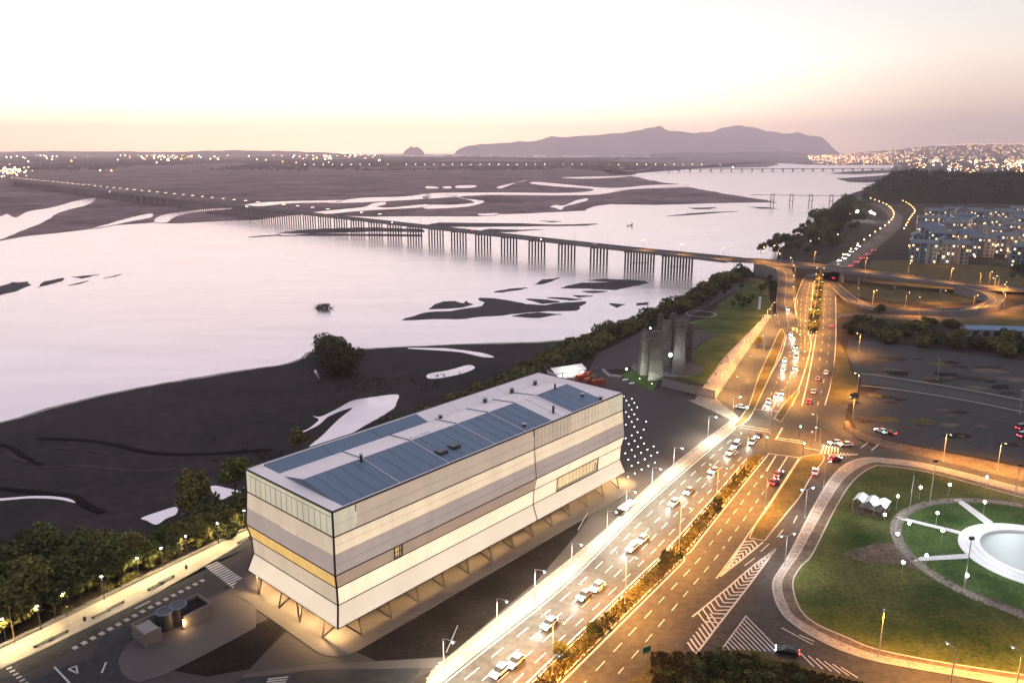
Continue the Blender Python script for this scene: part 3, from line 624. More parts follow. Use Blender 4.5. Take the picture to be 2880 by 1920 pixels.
# ------------------------------------------------------------------ park on the right
PC = Vector((132.9, 177.6, 0))
def arc(c, r, a0, a1, n): return [c + Vector((math.cos(math.radians(a0 + (a1 - a0) * k / n)) * r, math.sin(math.radians(a0 + (a1 - a0) * k / n)) * r, 0)) for k in range(n + 1)]
outer = cX([(2352, 955), (1500, 740), (1050, 680), (860, 680), (700, 740), (560, 880), (400, 1150), (190, 1560)]) + cM([(100, 530), (40, 640), (60, 800), (150, 960), (350, 1110), (650, 1260), (1000, 1370), (1600, 1478), (2352, 1610)])
inner = cX([(2352, 1010), (1500, 790), (1060, 725), (930, 728), (780, 800), (650, 935), (500, 1180), (290, 1560)]) + cM([(200, 510), (130, 640), (150, 790), (230, 940), (420, 1070), (700, 1205), (1000, 1310), (1600, 1420), (2352, 1545)])
edge = cX([(2352, 1045), (1500, 815), (1060, 750), (960, 760), (840, 830), (720, 960), (580, 1200), (400, 1560)]) + cM([(300, 490), (225, 620), (235, 760), (300, 910), (440, 1030), (720, 1155), (1000, 1265), (1600, 1385), (2352, 1500)])
oc, ic, ec = cr(outer, 6), cr(inner, 6), cr(edge, 6)
wk = struct('sidewalk', MB().prism(oc + ic[::-1], 0, .13), M['kerb'])
m_ = 64
for i in range(m_):
    f = lambda Q, k: Q[min(len(Q) - 1, int(k * (len(Q) - 1) / m_))]
    a0, a1, b0, b1 = f(oc, i).lerp(f(ic, i), .1), f(oc, i + 1).lerp(f(ic, i + 1), .1), f(oc, i).lerp(f(ic, i), .95), f(oc, i + 1).lerp(f(ic, i + 1), .95)
    q = [a0, a1, b1, b0]; c_ = sum(q, Vector()) / 4; g_ = .90 if 14 < i < 42 else .985
    q = [c_ + (p - c_) * g_ for p in q]; MB().prism(q, .12, .16 + R.random() * .01).build('paving_slab', M['slab'], wk)
struct('planting_strip', MB().prism(atz(ic, 0) + ec[::-1], 0, .10), M['earth'])
struct('edging', MB().prism(ec + offset(ec, .35)[::-1], 0, .17), M['kerb'])
lawn_pts = [Vector((p.x, p.y, 0)) for p in ec] + [Vector((260, 90, 0)), Vector((300, 150, 0))]
sheet('lawn', lawn_pts, M['lawn'], .06)
sheet('lawn', arc(PC, 30.8, 0, 360, 64)[:-1], M['lawn2'], .08)
sheet('worn_earth', cM([(700, 370), (1000, 280), (1170, 290), (1270, 420), (1400, 450), (1880, 430), (2352, 700), (2352, 920), (1900, 760), (1800, 690), (1500, 560), (1200, 480), (900, 460), (720, 410)]), M['earth'], .075)
rp = MB()
struct('ring_path', rp.ribbon(atz(arc(PC, 33.6, 60, 232, 60), .1), atz(arc(PC, 30.6, 60, 232, 60), .1)), M['earth'])
ringp = bpy.data.objects['ring_path']; k2 = 0
for j, (r0, r1) in enumerate(((30.75, 31.65), (31.7, 32.55), (32.6, 33.5))):
    for k in range(96):
        a0 = 62 + k * 1.77 + j * .6
        if R.random() < .06: continue
        q = arc(PC, r0, a0 + .1, a0 + 1.55, 1) + arc(PC, r1, a0 + .1, a0 + 1.55, 1)[::-1]
        MB().prism(q, .1, .135 + R.random() * .02).build('flagstone', M['pave'] if j != 1 else M['slab'], ringp)
for a in (cM([(1180, 35), (1780, 180), (1760, 202), (1190, 62)]), cX([(1710, 1062), (1770, 1058), (2070, 1270), (2000, 1290)]), cM([(1400, 412), (1830, 383), (1850, 425), (1330, 452)])):
    struct('park_path', MB().prism(a, 0, .14), M['white'])
# stepping stone path leaving the ring
sp = struct('stone_path', MB().ribbon(atz(cM([(1790, 735), (2050, 850), (2352, 970)]), .1), atz(cM([(1810, 700), (2070, 800), (2352, 905)]), .1)), M['earth'])
for k in range(26):
    for j in range(2):
        x, y = 1810 + k * 22, 720 + k * 9.2 + j * 22 + (k % 2) * 10; c_ = W(1764 + .25 * x, 1176 + .25 * y)
        MB().box(c_ + Vector((0, 0, .11)), (.75, .55, .08), .4 + R.random() * .3).build('stepping_stone', M['pave'], sp)
# dirt strip and car park by the cross street
sheet('dirt_verge', cX([(700, 320), (740, 320), (770, 400), (900, 460), (1100, 520), (1700, 640), (2352, 770), (2600, 830), (2600, 960), (2352, 890), (1700, 730), (1060, 580), (830, 500), (720, 440)]), M['earth'], .045)
sheet('car_park', cX([(760, 300), (840, 110), (1150, 10), (2352, 220), (2700, 290), (2700, 800), (2352, 740), (1500, 590), (1000, 490), (830, 430)]), M['asphalt_dark'], .03)
sheet('verge', cO([(560, 1480), (620, 1100), (640, 960), (720, 1100), (760, 1240), (830, 1330), (820, 1480), (800, 1560), (560, 1560)]), M['drygrass'], .06)
sheet('gravel_field', cO([(740, 970), (1000, 980), (1500, 1050), (2352, 1160), (2700, 1200), (2700, 1640), (2352, 1560), (1500, 1430), (850, 1330), (780, 1230), (720, 1080)]), M['asphalt_dark'], .026)
sheet('car_park_road', cO([(860, 1290), (1100, 1330), (1600, 1420), (2352, 1560), (2352, 1600), (1500, 1450), (1000, 1380), (850, 1370)]), M['asphalt'], .05)
for a in (cO([(850, 1275), (1130, 1310), (1700, 1400), (2400, 1530)]), cO([(850, 1385), (1100, 1410), (1700, 1500), (2400, 1640)])):
    c_ = atz(cr(a, 5), 0); struct('kerb', MB().prism(offset(c_, .3) + offset(c_, -.3)[::-1], 0, .14), M['kerb'])
# worn patches, tracks and rubble spots on the asphalt field
for k in range(26):
    x, y = R.uniform(850, 2300), R.uniform(1040, 1300); p = cO([(x, y + (x - 850) * .12)])[0]; rr = R.uniform(1.5, 6); n_ = 9
    sheet('worn_patch', [p + Vector((math.cos(j * 6.283 / n_) * rr * R.uniform(.6, 1.9), math.sin(j * 6.283 / n_) * rr * R.uniform(.5, 1.1), 0)) for j in range(n_)], M[('earth', 'ground', 'mulch', 'drygrass')[k % 4]], .034 + k * .0006)
for k in range(18):
    x, y = R.uniform(800, 2300), R.uniform(60, 330); p = cX([(x, y + (x - 800) * .2)])[0]; rr = R.uniform(1, 4); n_ = 9
    sheet('worn_patch', [p + Vector((math.cos(j * 6.283 / n_) * rr * R.uniform(.6, 2.1), math.sin(j * 6.283 / n_) * rr * R.uniform(.5, 1.1), 0)) for j in range(n_)], M[('earth', 'ground', 'mulch', 'drygrass')[k % 4]], .05 + k * .0006)
for k, a in enumerate((cX([(900, 420), (1200, 330), (1700, 300), (2300, 420)]), cX([(860, 330), (1100, 200), (1500, 230), (2300, 330)]), cO([(900, 1200), (1300, 1090), (1800, 1180), (2300, 1260)]), cO([(1000, 1280), (1500, 1200), (2000, 1300)]))):
    for s_ in (-.8, .8):
        c_ = offset(cr(a, 8), s_); MBt = MB().ribbon(atz(offset(c_, .22), .066), atz(offset(c_, -.22), .066)); struct('tyre_track', MBt, M['asphalt'])
# interchange loop ground
sheet('verge', cO([(640, 560), (800, 440), (1200, 430), (1800, 500), (2000, 560), (1900, 620), (1500, 640), (1000, 600), (800, 560)]), M['drygrass'], .03)
sheet('verge', cO([(960, 240), (1400, 230), (2200, 300), (2352, 400), (2352, 470), (1900, 440), (1100, 350), (900, 300)]), M['drygrass'], .03)
sheet('verge', cO([(620, 620), (900, 740), (1500, 760), (2100, 700), (2352, 640), (2352, 900), (1800, 820), (1000, 770), (640, 740)]), M['drygrass'], .028)
sheet('slip_road', cr(cO([(630, 735), (760, 720), (1000, 728), (1500, 745), (1900, 742), (2130, 700), (2352, 640)]), 4) + cr(cO([(2352, 690), (2150, 745), (1900, 790), (1500, 785), (1000, 760), (760, 750), (640, 765)]), 4), M['earth'], .045)
# ================================================================== THEATRE
AZ = math.radians(41.4)
eR = Vector((math.sin(AZ), math.cos(AZ), 0)); eL = Vector((-math.cos(AZ), math.sin(AZ), 0))
TA = Vector((-35.9, 140.9, 0)); TL, TW = 106.8, 35.0
def T(a, b, z): return TA + eR * a + eL * b + Vector((0, 0, z))
th = thing('theatre', 'long box-shaped theatre wrapped in glowing translucent cream membrane on slanted legs', 'theatre', TA)
def membrane(name, col, st, base=(.45, .41, .36), streak=.20, along=AZ, f=.55):
    """woven membrane: inside light put in as emission, streaked for fibres and frame"""
    m = bpy.data.materials.new(name); m.use_nodes = True; t = m.node_tree; b = t.nodes['Principled BSDF']; n = t.nodes.new
    g = n('ShaderNodeNewGeometry'); mp = n('ShaderNodeMapping'); mp.vector_type = 'TEXTURE'; mp.inputs['Rotation'].default_value = (0, 0, math.pi / 2 - AZ)
    t.links.new(g.outputs['Position'], mp.inputs[0])
    sc_ = n('ShaderNodeVectorMath'); sc_.operation = 'MULTIPLY'; sc_.inputs[1].default_value = (f, f, .03); t.links.new(mp.outputs[0], sc_.inputs[0])
    no = n('ShaderNodeTexNoise'); no.inputs['Scale'].default_value = 1; no.inputs['Detail'].default_value = 4; t.links.new(sc_.outputs[0], no.inputs['Vector'])
    big = n('ShaderNodeTexNoise'); big.inputs['Scale'].default_value = .09; t.links.new(mp.outputs[0], big.inputs['Vector'])
    k = mth('ADD', mth('MULTIPLY', no.outputs[0], streak * 2, None, t), mth('MULTIPLY', big.outputs[0], .5, None, t), None, t)
    k = mth('ADD', k, .75 - streak, None, t)
    b.inputs['Base Color'].default_value = (*base, 1); b.inputs['Roughness'].default_value = .6; b.inputs['Specular IOR Level'].default_value = .25
    b.inputs['Emission Color'].default_value = (*col, 1); t.links.new(mth('MULTIPLY', k, st, None, t), b.inputs['Emission Strength'])
    return m
ME = {'top': membrane('membrane_top', (1, .74, .50), .38), 'topend': membrane('membrane_top_end', (1, .90, .60), .46, streak=.30),
      'up': membrane('membrane_upper', (1, .75, .47), .76), 'low': membrane('membrane_slab_shaded', (1, .76, .62), .26), 'brow': membrane('membrane_belt', (1, .64, .38), .28),  # lower half dimmer: shade of the floor slab put into the emission
      'warm': membrane('membrane_warm', (1, .79, .51), 1.02), 'skirt': membrane('membrane_skirt', (1, .79, .55), .74, streak=.06), 'gold': membrane('lit_perforated_screen', (1, .60, .18), .75, (.3, .22, .12), .5, f=2.2),  # skirt emission also holds the floodlight from below
      'glow': membrane('lit_glazing', (1, .72, .36), .85, (.3, .26, .2), .4, f=1.2), 'pale': membrane('membrane_end', (1, .76, .50), .52)}
zs = [4.0, 8.4, 12.5, 15.8, 24.0, 29.5]; ins = [0, 1.25, 1.1, .45, 1.0, 1.1]
def lev(z):
    for i in range(5):
        if zs[i] <= z <= zs[i + 1]: t = (z - zs[i]) / (zs[i + 1] - zs[i]); return ins[i] + (ins[i + 1] - ins[i]) * t
    return ins[-1]
def face(side, s, z):
    """point on the outer skin: side front / end / back / far, s = 0..1 along it"""
    d = lev(z); x0, x1, y0, y1 = d, TL - d, d, TW - d
    return {'front': T(x0 + (x1 - x0) * s, y0, z), 'end': T(x0, y0 + (y1 - y0) * s, z), 'back': T(x0 + (x1 - x0) * s, y1, z), 'far': T(x1, y0 + (y1 - y0) * s, z)}[side]
SEAM = .602
def band(side, s0, s1, za, zb_, m, name='facade_panel'):
    g = .0012 if side in ('front', 'back') else .003; h = .07
    b = MB(); k = max(1, int((s1 - s0) * 8)); l = [face(side, s0 + g + (s1 - s0 - 2 * g) * i / k, za + h) for i in range(k + 1)]; u = [face(side, s0 + g + (s1 - s0 - 2 * g) * i / k, zb_ - h) for i in range(k + 1)]
    if side in ('front', 'far'): b.ribbon(u, l)
    else: b.ribbon(l, u)
    o = b.build(name, m, th, org=TA); sd = o.modifiers.new('thickness', 'SOLIDIFY'); sd.thickness = .05; sd.offset = -1
    return o
front = [(0, .055, 4, 'topend'), (.055, SEAM, 4, 'top'), (SEAM, .75, 4, 'top'), (.75, .93, 4, 'pale'), (.93, 1, 4, 'topend')]
for s0, s1, i, m in front: band('front', s0, s1, 24, 29.5, ME[m])
for s0, s1 in ((0, SEAM), (SEAM, 1)):
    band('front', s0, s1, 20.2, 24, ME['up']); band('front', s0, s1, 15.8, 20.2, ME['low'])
    band('front', s0, s1, 8.4, 12.5, ME['warm']) if s0 == 0 else None
    band('front', s0, s1, 4, 8.4, ME['skirt'])
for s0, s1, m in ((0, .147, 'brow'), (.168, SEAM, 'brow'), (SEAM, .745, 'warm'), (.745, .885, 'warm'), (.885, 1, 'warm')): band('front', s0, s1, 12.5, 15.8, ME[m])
for s0, s1 in ((SEAM, .70), (.885, 1)): band('front', s0, s1, 8.4, 12.5, ME['warm'])
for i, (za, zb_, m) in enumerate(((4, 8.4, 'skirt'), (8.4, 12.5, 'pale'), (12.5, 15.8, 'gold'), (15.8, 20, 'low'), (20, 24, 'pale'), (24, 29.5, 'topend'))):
    band('end', 0, 1, za, zb_, ME[m])
for side in ('back', 'far'):
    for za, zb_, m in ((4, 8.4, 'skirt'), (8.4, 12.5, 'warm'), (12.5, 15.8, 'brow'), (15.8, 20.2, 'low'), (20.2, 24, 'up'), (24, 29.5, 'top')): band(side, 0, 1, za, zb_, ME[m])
# dark frame: level rails, corner posts, the wire seam
def rail(pts, r=.16, name='frame_rail'): MB().path(pts, r, 5).build(name, M['frame'], th, org=TA)
for z, r in ((8.4, .13), (12.5, .13), (15.8, .15), (24, .16), (29.5, .24)):
    for side in ('front', 'end', 'back', 'far'): rail([face(side, 0, z), face(side, 1, z)], r)
for side, s in (('front', 0), ('front', 1), ('back', 0), ('back', 1)): rail([face(side, s, z) for z in zs], .24, 'corner_post')
rail([face('front', SEAM, z) + Vector((.2, -.2, 0)) for z in (29.5, 24, 20, 15.8, 12.5, 8.4, 4)], .10, 'seam_cable')
rail([face('front', s, 4.02) for s in (0, .5, 1)], .1); rail([face('end', s, 4.02) for s in (0, 1)], .1)
for k in range(20):
    s = .60 + k * .0155; MB().path([face('front', s, 24.25) - eL * .06, face('front', s, 29.2) - eL * .06], .035, 4).build('mullion', M['block'], th, org=TA)  # thin ribs drawn for the shadow lines of the frame behind
for z in (26.6, 22.1, 18.0):
    MB().path([face('front', .002, z) - eL * .05, face('front', SEAM - .002, z) - eL * .05], .022, 4).build('panel_seam', M['block'], th, org=TA); MB().path([face('front', SEAM + .002, z) - eL * .05, face('front', .998, z) - eL * .05], .022, 4).build('panel_seam', M['block'], th, org=TA)
for k in range(1, 16):
    s = k / 16; MB().path([face('end', s, 24.3) + Vector((-.1, -.1, 0)), face('end', s, 28.2) + Vector((-.1, -.1, 0))], .05, 4).build('mullion', M['concrete'], th, org=TA)
rail([face('end', .02, 28.3), face('end', .98, 28.3)], .06)
# loggia window on the long side and the long glazed opening
def opening(s0, s1, za, zb_, m, nm):
    w = thing_child = bpy.data.objects.new(nm, MB().path([face('front', s0, za), face('front', s1, za), face('front', s1, zb_), face('front', s0, zb_), face('front', s0, za)], .17, 5).mesh(nm, M['frame'], org=TA)); COL.objects.link(w); w.parent = th
    q = [face('front', s0, za) + eL * 1.2, face('front', s1, za) + eL * 1.2, face('front', s1, zb_) + eL * 1.2, face('front', s0, zb_) + eL * 1.2]
    MB().quad(*q).build('pane', m, w, org=TA); return w
wn = opening(.147, .168, 12.5, 15.8, ME['gold'], 'window')
for k in (1, 2):
    s = .147 + .021 * k / 3; MB().path([face('front', s, 12.6), face('front', s, 15.7)], .08, 4).build('mullion', M['frame'], wn, org=TA)
MB().path([face('front', .147, 14.2), face('front', .168, 14.2)], .08, 4).build('mullion', M['frame'], wn, org=TA)
wn = opening(.70, .885, 8.4, 12.5, ME['glow'], 'window')
for k in range(1, 12):
    s = .70 + .185 * k / 12; MB().path([face('front', s, 8.5) + eL * .6, face('front', s, 12.4) + eL * .6], .05, 4).build('mullion', M['frame'], wn, org=TA)
# roof: rim, the two blue-grey slopes, the pale slope, each a row of membrane panels
inn = 1.1
def roofpanel(a0, a1, b0, z0, b1, z1, m, name='roof_panel'):
    q = [T(a0 + .08, b0, z0), T(a1 - .08, b0, z0), T(a1 - .08, b1, z1), T(a0 + .08, b1, z1)]
    o = MB().quad(*q).build(name, m, th, org=TA); sd = o.modifiers.new('thickness', 'SOLIDIFY'); sd.thickness = .2; sd.offset = -1; return o
def strip(pts_out, pts_in, nm='parapet'): MB().quad(pts_out[0], pts_out[1], pts_in[1], pts_in[0]).build(nm, M['roofwhite'], th, org=TA)
e = inn + .15
strip([T(e, e, 29.55), T(TL - e, e, 29.55)], [T(5.2, 3.2, 28.75), T(TL - 7.5, 3.2, 28.75)])
strip([T(TL - e, e, 29.55), T(TL - e, TW - e, 29.55)], [T(TL - 7.5, 3.2, 28.7), T(TL - 4.2, TW - 7, 28.1)])
strip([T(TL - e, TW - e, 29.55), T(e, TW - e, 29.55)], [T(TL - 4.2, TW - 7, 28.1), T(5.2, TW - 2.2, 29.4)])
strip([T(e, TW - e, 29.55), T(e, e, 29.55)], [T(5.2, TW - 2.2, 29.2), T(5.2, 3.2, 28.7)])
MB().poly([T(4.5, 3.4, 26.2), T(TL - 3, 3.4, 26.2), T(TL - 3, TW - 2, 26.2), T(4.5, TW - 2, 26.2)]).build('roof_deck', M['concrete'], th, org=TA)
bays = [5.2, 21, 36, 52, 64, 75, 84, TL - 7.5]
for i, (a0, a1) in enumerate(zip(bays, bays[1:])):
    roofpanel(a0, a1, 3.4, 28.3, 17.2, 30.5, M['roofblue'] if i != 5 else M['roofwhite'])
    roofpanel(a0, a1, 17.3, 30.5, 28.2, 28.4, M['roofwhite'])
    roofpanel(a0, a1, 28.3, 28.4, TW - 2.0, 29.6, M['roofblue'] if i < 3 else M['roofwhite'])
for nm, pts in (('gable', [T(5.2, 3.4, 27.0), T(5.2, 3.4, 28.3), T(5.2, 17.25, 30.5), T(5.2, 28.2, 28.4), T(5.2, TW - 2.0, 29.6), T(5.2, TW - 2.0, 27)]),):
    MB().add(pts, [tuple(range(len(pts)))]).build(nm, M['roofblue'], th, org=TA)
pts = [T(TL - 7.5, 3.4, 27.0), T(TL - 7.5, 3.4, 28.3), T(TL - 7.5, 17.25, 30.5), T(TL - 7.5, 28.2, 28.4), T(TL - 7.5, 29, 28.4), T(TL - 7.5, 29, 27)]
MB().add(pts, [tuple(range(len(pts)))]).build('gable', M['roofwhite'], th, org=TA)
for a in bays[1:-1]:
    MB().path([T(a, 3.5, 28.4), T(a, 17.2, 30.6)], .09, 4).build('roof_seam', M['roofwhite'], th, org=TA)
    MB().path([T(a, 17.4, 30.6), T(a + 2.5, 28.1, 28.55)], .14, 4).build('roof_seam', M['roofblue'], th, org=TA)
for k in range(26):
    a = 8 + k * 3.4
    if min(abs(a - q) for q in bays) < 1.2: continue
    MB().path([T(a, 3.6, 28.36), T(a, 17.1, 30.53)], .035, 4).build('roof_seam', M['roofblue'], th, org=TA)
def roofz(b): return 28.3 + (b - 4.8) / 11.6 * 2.2 if b < 16.4 else (30.5 - (b - 16.4) / 11.8 * 2.1 if b < 28.2 else 28.4 + (b - 28.2) / 4.8 * 1.2)
for a, b_, h, r in ((20, 16, 1.7, .35), (56, 27.6, 1.0, .5), (74, 27.8, 1.4, .6), (86, 28, 1.6, .6), (97, 28, 1.5, .6), (93, 17, 1.6, .3), (79, 6.5, 2.4, .35), (66, 6, .9, .45), (96, 9, .8, .5), (99, 4.5, 1.0, .5)):
    z = roofz(b_); v = MB().tube(T(a, b_, z - .1), T(a, b_, z + h), r, r, 10).build('roof_vent', M['dark_steel'], th, org=TA)
    MB().tube(T(a, b_, z + h), T(a, b_, z + h + .15), r * 1.5, r * 1.1, 10).build('cowl', M['steel'], v, org=TA)
for a, b_ in ((38, 8.4), (42.5, 8.6)):
    z = roofz(b_); v = MB().box(T(a, b_, z + .25), (2.6, 2.2, .7), math.pi / 2 - AZ).build('skylight', M['dark_steel'], th, org=TA)
    MB().box(T(a, b_, z + .62), (2.0, 1.6, .12), math.pi / 2 - AZ).build('skylight_glass', M['glass'], v, org=TA)
for a, b_ in ((38.5, 18.5), (42.5, 19)):
    MB().box(T(a, b_, roofz(b_) + .3), (2.4, 1.0, .5), math.pi / 2 - AZ).build('roof_hatch', M['white'], th, org=TA)
# floor slab, recessed glass base, V legs, plinth, downlights
MB().prism([T(.4, .4, 0), T(TL - .4, .4, 0), T(TL - .4, TW - .4, 0), T(.4, TW - .4, 0)], 4.0, 4.35, bottom=True).build('soffit', M['white'], th, org=TA)
core = [T(6, 5.2, 0), T(TL - 8, 5.2, 0), T(TL - 8, TW - 6, 0), T(6, TW - 6, 0)]
MB().prism(core, .3, 4, top=False).build('base_wall', M['dark_steel'], th, org=TA)
for k in range(22):
    a = 7 + k * 4.2
    if k % 5 == 3: continue
    g_ = MB().box(T(a + 2, 5.05, 1.75), (3.6, .12, 2.9), math.pi / 2 - AZ).build('base_window', M['glass'], th, org=TA)
    MB().box(T(a + 2, 4.95, 1.75), (.1, .1, 2.9), math.pi / 2 - AZ).build('mullion', M['frame'], g_, org=TA)
for k in range(5):
    MB().box(T(5.85, 8 + k * 4.6, 1.75), (.12, 3.4, 2.9), math.pi / 2 - AZ).build('base_window', M['glass'], th, org=TA)
def rrect(o, r, n=8):
    out = []
    for cx, cy, a in ((-o + r, -o + r, 180), (TL + o - r, -o + r, 270), (TL + o - r, TW + o - r, 0), (-o + r, TW + o - r, 90)):
        for k in range(n + 1):
            t = math.radians(a + 90 * k / n); out.append(T(cx + r * math.cos(t), cy + r * math.sin(t), 0))
    return out
MB().prism(rrect(4.2, 6), 0, .15).build('plinth', M['plaza2'], th, org=TA)
MB().prism(rrect(4.2, 6), 0, .155, top=False).build('plinth_edge', M['kerb'], th, org=TA)
def legs(p_base, p_top1, p_top2): 
    for q in (p_top1, p_top2): MB().tube(p_base, q, .2, .2, 6).build('leg', M['bark'], th, org=TA)
for k in range(13):
    a = 5.5 + k * 8.1; legs(T(a, -.6, .15), T(a + .2, .7, 4.1), T(a - 3.6, 1.0, 4.1))
    legs(T(a, TW + .6, .15), T(a + .2, TW - .7, 4.1), T(a - 3.6, TW - 1, 4.1))
for k in range(4):
    b_ = 5 + k * 8.2; legs(T(-.6, b_, .15), T(.7, b_ + .2, 4.1), T(1.0, b_ - 3.4 if k % 2 == 0 else b_ + 3.4, 4.1))
    legs(T(TL + .6, b_, .15), T(TL - .7, b_ + .2, 4.1), T(TL - 1, b_ + 3.4, 4.1))
dl = lamp_data('theatre_down', 'SPOT', (1, .64, .26), 8000, .25, 170, .4)
dm = MB().lathe([(.22, -.08), (.22, .02)], 8).mesh('downlight', M['far_warm'])
spots = [(2.4 + k * 8.1, .9) for k in range(14)] + [(.9, 4 + k * 7) for k in range(5)] + [(TL - .9, 4 + k * 9) for k in range(4)]
for a, b_ in spots:
    o = bpy.data.objects.new('downlight', dm); COL.objects.link(o); o.parent = th; o.location = T(a, b_, 3.92) - TA; add_light(o, dl, (0, 0, -.15))

# ground lights set in the plaza beyond the theatre
gl_me = MB().lathe([(.17, 0), (.17, .18), (.1, .22)], 8).mesh('ground_light', M['dot'])
dots = [(1812, 440), (1835, 480), (1858, 520), (1885, 463), (1908, 500), (1935, 540), (1830, 585), (1857, 628), (1883, 563), (1908, 605), (1937, 650), (1830, 700), (1883, 675), (1908, 720), (2017, 672), (1993, 745), (1937, 770), (1883, 798),
        (1828, 825), (1968, 822), (1910, 850), (1855, 878), (1998, 873), (1940, 903), (1883, 933), (1825, 962), (2085, 900), (2028, 928), (1970, 960), (1912, 990), (1853, 1022), (2120, 955), (2062, 985), (2003, 1017), (1943, 1048), (1883, 1080), (2097, 1047), (2037, 1080), (1975, 1112), (1913, 1147), (1852, 1180)]
for p in c12(dots): single(gl_me, 'ground_light', 'small round white light set in the plaza paving beside the theatre', 'ground light', p + Vector((0, 0, .016)), group='white ground lights in the plaza')

# ================================================================== MEMORIAL of tall concrete slabs
def tower(c, w0, w1, d, h, rz):
    M_ = Matrix.Translation(c) @ Matrix.Rotation(rz, 4, 'Z')
    vs = [M_ @ Vector(p) for p in ((-w0 / 2, -d / 2, 0), (w0 / 2, -d / 2, 0), (w0 / 2, d / 2, 0), (-w0 / 2, d / 2, 0), (-w1 / 2, -d * .35, h), (w1 / 2, -d * .35, h), (w1 / 2, d * .35, h), (-w1 / 2, d * .35, h))]
    return MB().add(vs, [(3, 2, 1, 0), (4, 5, 6, 7), (0, 1, 5, 4), (1, 2, 6, 5), (2, 3, 7, 6), (3, 0, 4, 7)])
MC = W(1532, 845)
mem = thing('memorial', 'ring of tall tapered raw concrete slabs lit by a white floodlight', 'memorial', MC)
for (px, py), w0, w1, d, h, rz in (((1477, 859), 4.2, 2.4, 3.2, 20.5, .25), ((1503, 871), 7.0, 4.2, 3.6, 21.5, .12), ((1527, 842), 5.4, 4.2, 3.4, 22, -.1), ((1555, 843), 6.0, 5.0, 3.4, 22, .1),
                                   ((1559, 858), 6.4, 3.2, 3.6, 20.5, -.35), ((1583, 830), 3.6, 2.8, 4.6, 18.5, -.5), ((1542, 822), 4.4, 3.2, 3.0, 22, .3), ((1513, 826), 3.4, 2.0, 3.0, 22.5, .5)):
    c_ = W(px, py); t_ = tower(c_, w0, w1, d, h, rz).build('concrete_slab', M['memorial'], mem, org=MC)
    M_ = Matrix.Translation(c_ + Vector((0, 0, h + .3))) @ Matrix.Rotation(rz, 4, 'Z')
    MB().box(c_ + Vector((0, 0, h + .25)), (w1 * .82, d * .5, .5), rz).build('slab_cap', M['dark_steel'], t_, org=MC)
    for z in (h * .33, h * .66): MB().box(c_ + Vector((0, 0, z)), (w0 + (w1 - w0) * z / h + .03, d * (1 - .3 * z / h) + .03, .06), rz).build('formwork_joint', M['dark_steel'], t_, org=MC)
MB().prism([MC + Vector((math.cos(k * .3927) * 17, math.sin(k * .3927) * 15, 0)) for k in range(16)], 0, .2).build('platform', M['plaza2'], mem, org=MC)
# ================================================================== lamps
def lens(r, m, h=.18): return MB().lathe([(r * .5, h * .5), (r, h * .1), (r * .8, -h * .5)], 8).mesh('lamp_lens', m)
def pole_me(h, r0, r1, m='steel'):
    return MB().lathe([(r0 * 2, 0), (r0 * 2, .25), (r0, .35), (r1, h)], 6).mesh('pole', M[m])
_pro = {}
def lamp_proto(key, h, arms, lensm, r0=.14, headlen=.9, light=None, on=True, m='steel', lr=.26):
    """arms: list of (direction degrees, reach). Parts: pole, arm, lamp_head > lamp_lens (> light)"""
    if key in _pro: return _pro[key]
    pr = [('pole', pole_me(h, r0, r0 * .55, m), (0, 0, 0), None)]
    for d, rch in arms:
        a = math.radians(d); e_ = Vector((math.cos(a) * rch, math.sin(a) * rch, h + .35))
        if rch > .3: pr.append(('arm', MB().path([Vector((0, 0, h - .3)), Vector((e_.x * .4, e_.y * .4, h + .2)), e_], .06, 5).mesh('arm', M[m]), (0, 0, 0), None))
        pr.append(('lamp_head', MB().box((0, 0, 0), (headlen, .38, .2), a).mesh('lamp_head', M['steel']), tuple(e_), None)); hi = len(pr) - 1
        if on:
            pr.append(('lamp_lens', lens(lr, lensm, .2), (0, 0, -.12), hi))
            if light: pr.append(('lamp_light', light, (0, 0, -.3), hi))
    _pro[key] = pr; return pr
sodL = lamp_data('sodium', 'SPOT', SOD, 40000, .35, 162, .5); ledL = lamp_data('led', 'SPOT', LED, 34000, .35, 158, .6); promL = lamp_data('prom', 'SPOT', (1, .74, .36), 5200, .3, 150, .7)
coolL = lamp_data('cool', 'SPOT', (1, .96, .90), 3500, .3, 150, .7)
led = lamp_proto('led', 9.2, [(0, 2.6)], M['lamp_led'], light=ledL)
# tall white-lit lamps along the lit pavement
for k, (px, py) in enumerate(((1020, 1560), (1142, 1462), (1228, 1390), (1312, 1325), (1393, 1245), (1437, 1196), (1496, 1140), (1546, 1089), (1625, 1012), (1682, 962))):
    c_ = W(px, py)
    put(led, 'street_lamp', 'tall white-lit street lamp on the pale pavement between the theatre and the avenue', 'street lamp', c_, math.radians(-37), group='white street lamps along the theatre pavement')
sod2 = lamp_proto('sod2', 12, [(0, 2.4), (180, 2.4)], M['lamp_sod'], light=lamp_data('sod_tall', 'SPOT', SOD, 44000, .4, 158, .7), lr=.17)
mid = lerp_lines(medL, medR, .5, 100); s_ = resample(mid, 1)
az = math.atan2((s_[-1] - s_[0]).x, (s_[-1] - s_[0]).y)
for k in range(5):
    p = s_[min(len(s_) - 1, 10 + k * 30)]
    put(sod2, 'street_lamp', 'twin-armed orange street lamp standing in the grassy median', 'street lamp', p + Vector((0, 0, .2)), -az, group='orange lamps in the median')
for k, p in enumerate(resample(cr(cN([(1760, 1500), (1950, 960), (2000, 700), (2045, 400)]), 8), 34)):
    put(sod2, 'street_lamp', 'twin-armed orange street lamp on the hedge strip beyond the crossing', 'street lamp', p, -math.radians(22), group='orange lamps beyond the crossing')
